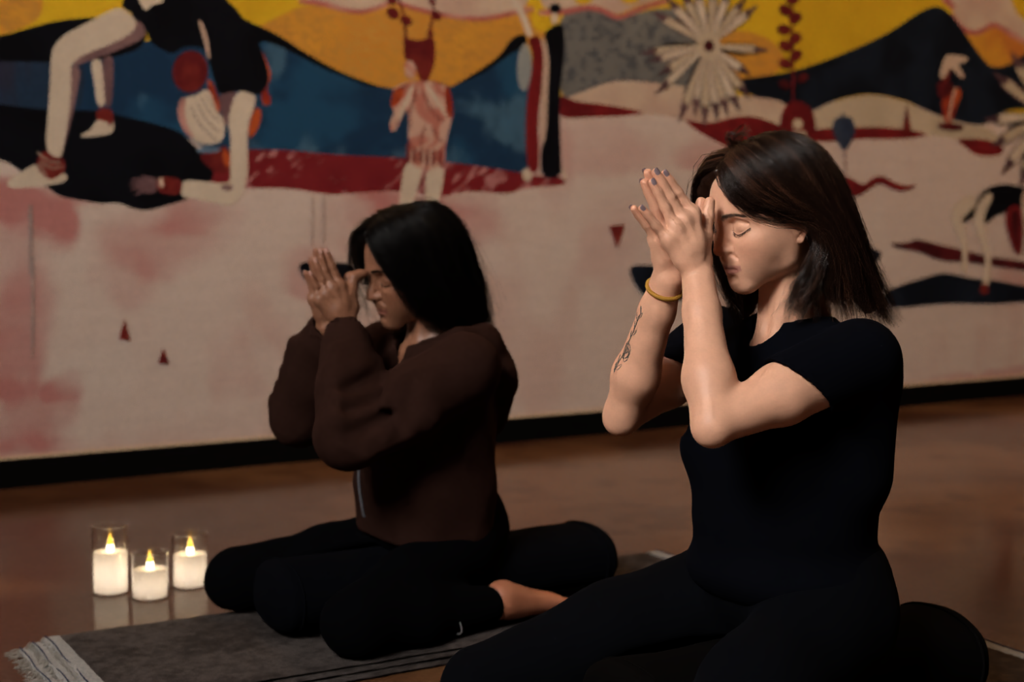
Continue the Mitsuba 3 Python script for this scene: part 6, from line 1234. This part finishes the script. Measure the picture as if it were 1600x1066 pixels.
def hoodie_B():
    lo, hi = world_box(BB, (-.28, -.25, .17), (.28, .30, .62)); V = Vol(lo, hi, .0042)
    add = lambda p, k=.03: V.add(p, k)
    add(ell((0, -.03, .43), (.150, .125, .15), np.eye(3), BB)); add(cone((-.135, -.035, .510), (.135, -.035, .510), .060, None, BB), .04)
    add(ell((0, -.022, .33), (.150, .120, .14), np.eye(3), BB), .05)
    add(rbox((0, -.018, .195), (.145, .108, .155), np.eye(3), .080, BB), .05)
    for s in (1, -1):
        sh = np.array(PB['should']) * [s, 1, 1]; el = np.array(PB['elbow']) if s > 0 else np.array(PB['farelbow']); wr = np.array(PB['wrist']) if s > 0 else np.array(PB['farwrist'])
        md = sh * .5 + el * .5 - np.array([0, 0, .006]); add(cone(sh, md, .066, .064, BB), .03); add(cone(md, el, .064, .056, BB), .03)
        f = wr - el; add(cone(el, el + f * .45, .056, .055, BB), .02); add(cone(el + f * .45, el + f * .80, .055, .046, BB), .015)
        add(cone(el + f * .80, el + f * .97, .040, .036, BB), .008)                       # cuff
        # folds gathered at the inside of the elbow, and slack of the sleeve
        u = (el - sh) / np.linalg.norm(el - sh)
        for t, r, dz in ((.40, .020, .035), (.58, .020, .045), (.74, .018, .048), (.90, .016, .040)):
            p = sh + (el - sh) * t; add(cone(p + [-s * .035, 0, dz], p + [s * .050, .012, -.030], r * .9, r, BB), .022)
        for t, r in ((.12, .020), (.28, .018), (.44, .017), (.60, .016), (.74, .014)):
            p = el + f * t; add(cone(p + [s * .030, -.042, -.018], p + [s * .034, .036, .012], r, r * 1.1, BB), .022)
        fx = np.array([s, 0, 0.0])                                                        # creases running out from the bend of the elbow
        for t0, t1, a0, a1, r in ((.55, .72, .058, -.030, .012), (.74, .90, .062, -.012, .012), (.92, 1.02, .064, .004, .010)):
            V.sub(cone(sh + (el - sh) * t0 + fx * .060 + [0, 0, a0], sh + (el - sh) * t1 + fx * .077 + [0, .01, a1], r * 1.15, r * .8, BB), .026)
        for t, dx in ((.22, .061), (.42, .061), (.60, .057)):
            V.sub(cone(el + f * t + fx * dx + [0, -.052, .0], el + f * (t - .12) + fx * (dx + .008) + [0, .030, 0], .012, .007, BB), .028)
        V.sub(cone(el + f * .88, el + f * 1.15, .0315, .0315, BB), .003)
    # hood lying behind the neck
    pts = [(.060, .045, .500), (.085, .010, .545), (.095, -.050, .565), (.070, -.115, .560), (0, -.140, .555), (-.070, -.115, .560), (-.095, -.050, .565), (-.085, .010, .545), (-.060, .045, .500)]
    chain(V, pts, [.016, .024, .030, .034, .036, .034, .030, .024, .016], .02, BB)
    add(ell((0, -.150, .490), (.110, .048, .075), np.eye(3), BB), .03); add(ell((.0, -.165, .43), (.06, .03, .06), np.eye(3), BB), .03)
    V.sub(cone((0, -.040, .50), (0, -.020, .66), .060, .076, BB), .006)
    V.sub(cone((.008, .035, .462), (.008, .10, .600), .022, .066, BB), .006)
    V.cut(BB.p((0, 0, .186)), (0, 0, -1), .006)
    V.sub(ell((0, -.018, .180), (.128, .092, .035), np.eye(3), BB), .004)
    return V
VH = hoodie_B()
def fold_keep(v):
    return .35 + .65 * np.clip((v[:, 2] - .20) * 12, 0, 1)
KH = put('hoodie', wrinkle(VH.mesh(3), .0095, 12, 17, (1, 1, .7), fold_keep), 'brown_fleece', KB, smooth=True)
zp = []
for z in np.linspace(.19, .44, 26):
    zp.append(cast(VH, BB.p((-.035, -.02, z)), BB.R[:, 1], .25) + BB.R[:, 1] * .0045)
bsdf('zip_metal', {'type': 'principled', 'base_color': rgb(.10, .11, .13), 'roughness': .5, 'specular': .5, 'metallic': .3}, True)
put('zipper', tube_mesh(chaikin(np.array(zp), 1, False), .0026, 8), 'zip_metal', KH, smooth=True)
QB = dict(nearhip=(.076, -.05, .160), nearknee=(.205, .222, .086), nearankle=(.172, -.062, .070), farhip=(-.076, -.04, .160), farknee=(-.195, .300, .086), farankle=(-.19, -.02, .062))
VLB = lower(BB, QB, .0055, .185, 4, .128, th=.76, seat=(.325, -.44, .100, .064, .0970), ground=.031)
MLB = wrinkle(VLB.mesh(3), .004, 13, 13)
put('leggings', MLB, 'black_leggings', KB, smooth=True)
mB, colB = whole_body(mB, colB, BB, QB, .165, .50, [foot_mesh(BB, (.166, -.112, .070), (.148, -.262, .046), .0032), foot_mesh(BB, (-.19, -.06, .066), (-.175, -.22, .056), .004)], (.34, .130, .070), (.325, -.44, .100, .064, .0970))  # feet get a lighter, more orange skin: warm light put into the colour
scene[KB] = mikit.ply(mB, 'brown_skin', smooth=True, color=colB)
bsdf('white_print', {'type': 'principled', 'base_color': rgb(.62, .64, .66), 'roughness': .6, 'specular': .2}, True)
tick = [(.018, .066), (.013, .057), (.008, .048), (.005, .0405), (.008, .0370), (.014, .0380)]
tk = [cast(VLB, BB.p((.15, f + .010, z)), BB.R[:, 0], .14) + BB.R[:, 0] * .003 for f, z in tick]
put('logo', tube_mesh(chaikin(np.array(tk), 2, False), np.interp(np.linspace(0, 1, len(chaikin(np.array(tk), 2, False))), [0, .6, .85, 1], [.0005, .0013, .0018, .0006]), 8), 'white_print', KB, smooth=True)
nearB = [[(0, .072, .122), (.020, .090, .110), (.042, .090, .078), (.062, .080, .038), (.076, .064, -.008), (.081, .048, -.045), (.079, .024, -.080), (.076, -.006, -.110)],
         [(0, .05, .134), (.03, .060, .130), (.062, .05, .092), (.080, .038, .042), (.087, .022, -.01), (.087, .0, -.06), (.080, -.03, -.11), (.070, -.06, -.14)],
         [(0, 0, .141), (.04, 0, .135), (.073, -.02, .09), (.085, -.03, .03), (.087, -.045, -.03), (.078, -.07, -.09), (.062, -.095, -.14), (.05, -.11, -.165)],
         [(0, -.04, .137), (.02, -.075, .118), (.035, -.100, .075), (.040, -.112, .015), (.038, -.116, -.05), (.032, -.120, -.11), (.028, -.125, -.155)],
         [(0, -.05, .134), (.006, -.09, .113), (.010, -.108, .07), (.012, -.116, .01), (.010, -.118, -.05), (.008, -.120, -.11), (.006, -.125, -.155)]]
farB = [[(0, .074, .121), (-.024, .094, .114), (-.050, .100, .085), (-.066, .098, .046), (-.072, .088, .008), (-.070, .078, -.04), (-.058, .074, -.09)],
        [(0, .05, .134), (-.04, .060, .122), (-.072, .052, .08), (-.084, .04, .03), (-.086, .02, -.04), (-.08, .0, -.11)],
        [(0, 0, .140), (-.05, 0, .125), (-.080, -.02, .075), (-.088, -.03, 0), (-.082, -.05, -.08), (-.07, -.08, -.14)],
        [(0, -.05, .134), (-.02, -.09, .10), (-.04, -.108, .05), (-.045, -.114, -.02), (-.04, -.118, -.09), (-.03, -.124, -.15)]]
wispB = [[(-.02, .086, .112), (-.034, .100, .095), (-.040, .108, .06), (-.036, .110, .0), (-.030, .106, -.05), (-.026, .104, -.085)]]
hair(KB, HB, [(nearB, .60, .012), (farB, .38, .010), (wispB, .004, .002)], 'black_hair', 8000, .00046, 15, wave=.008, flyaway=.05)
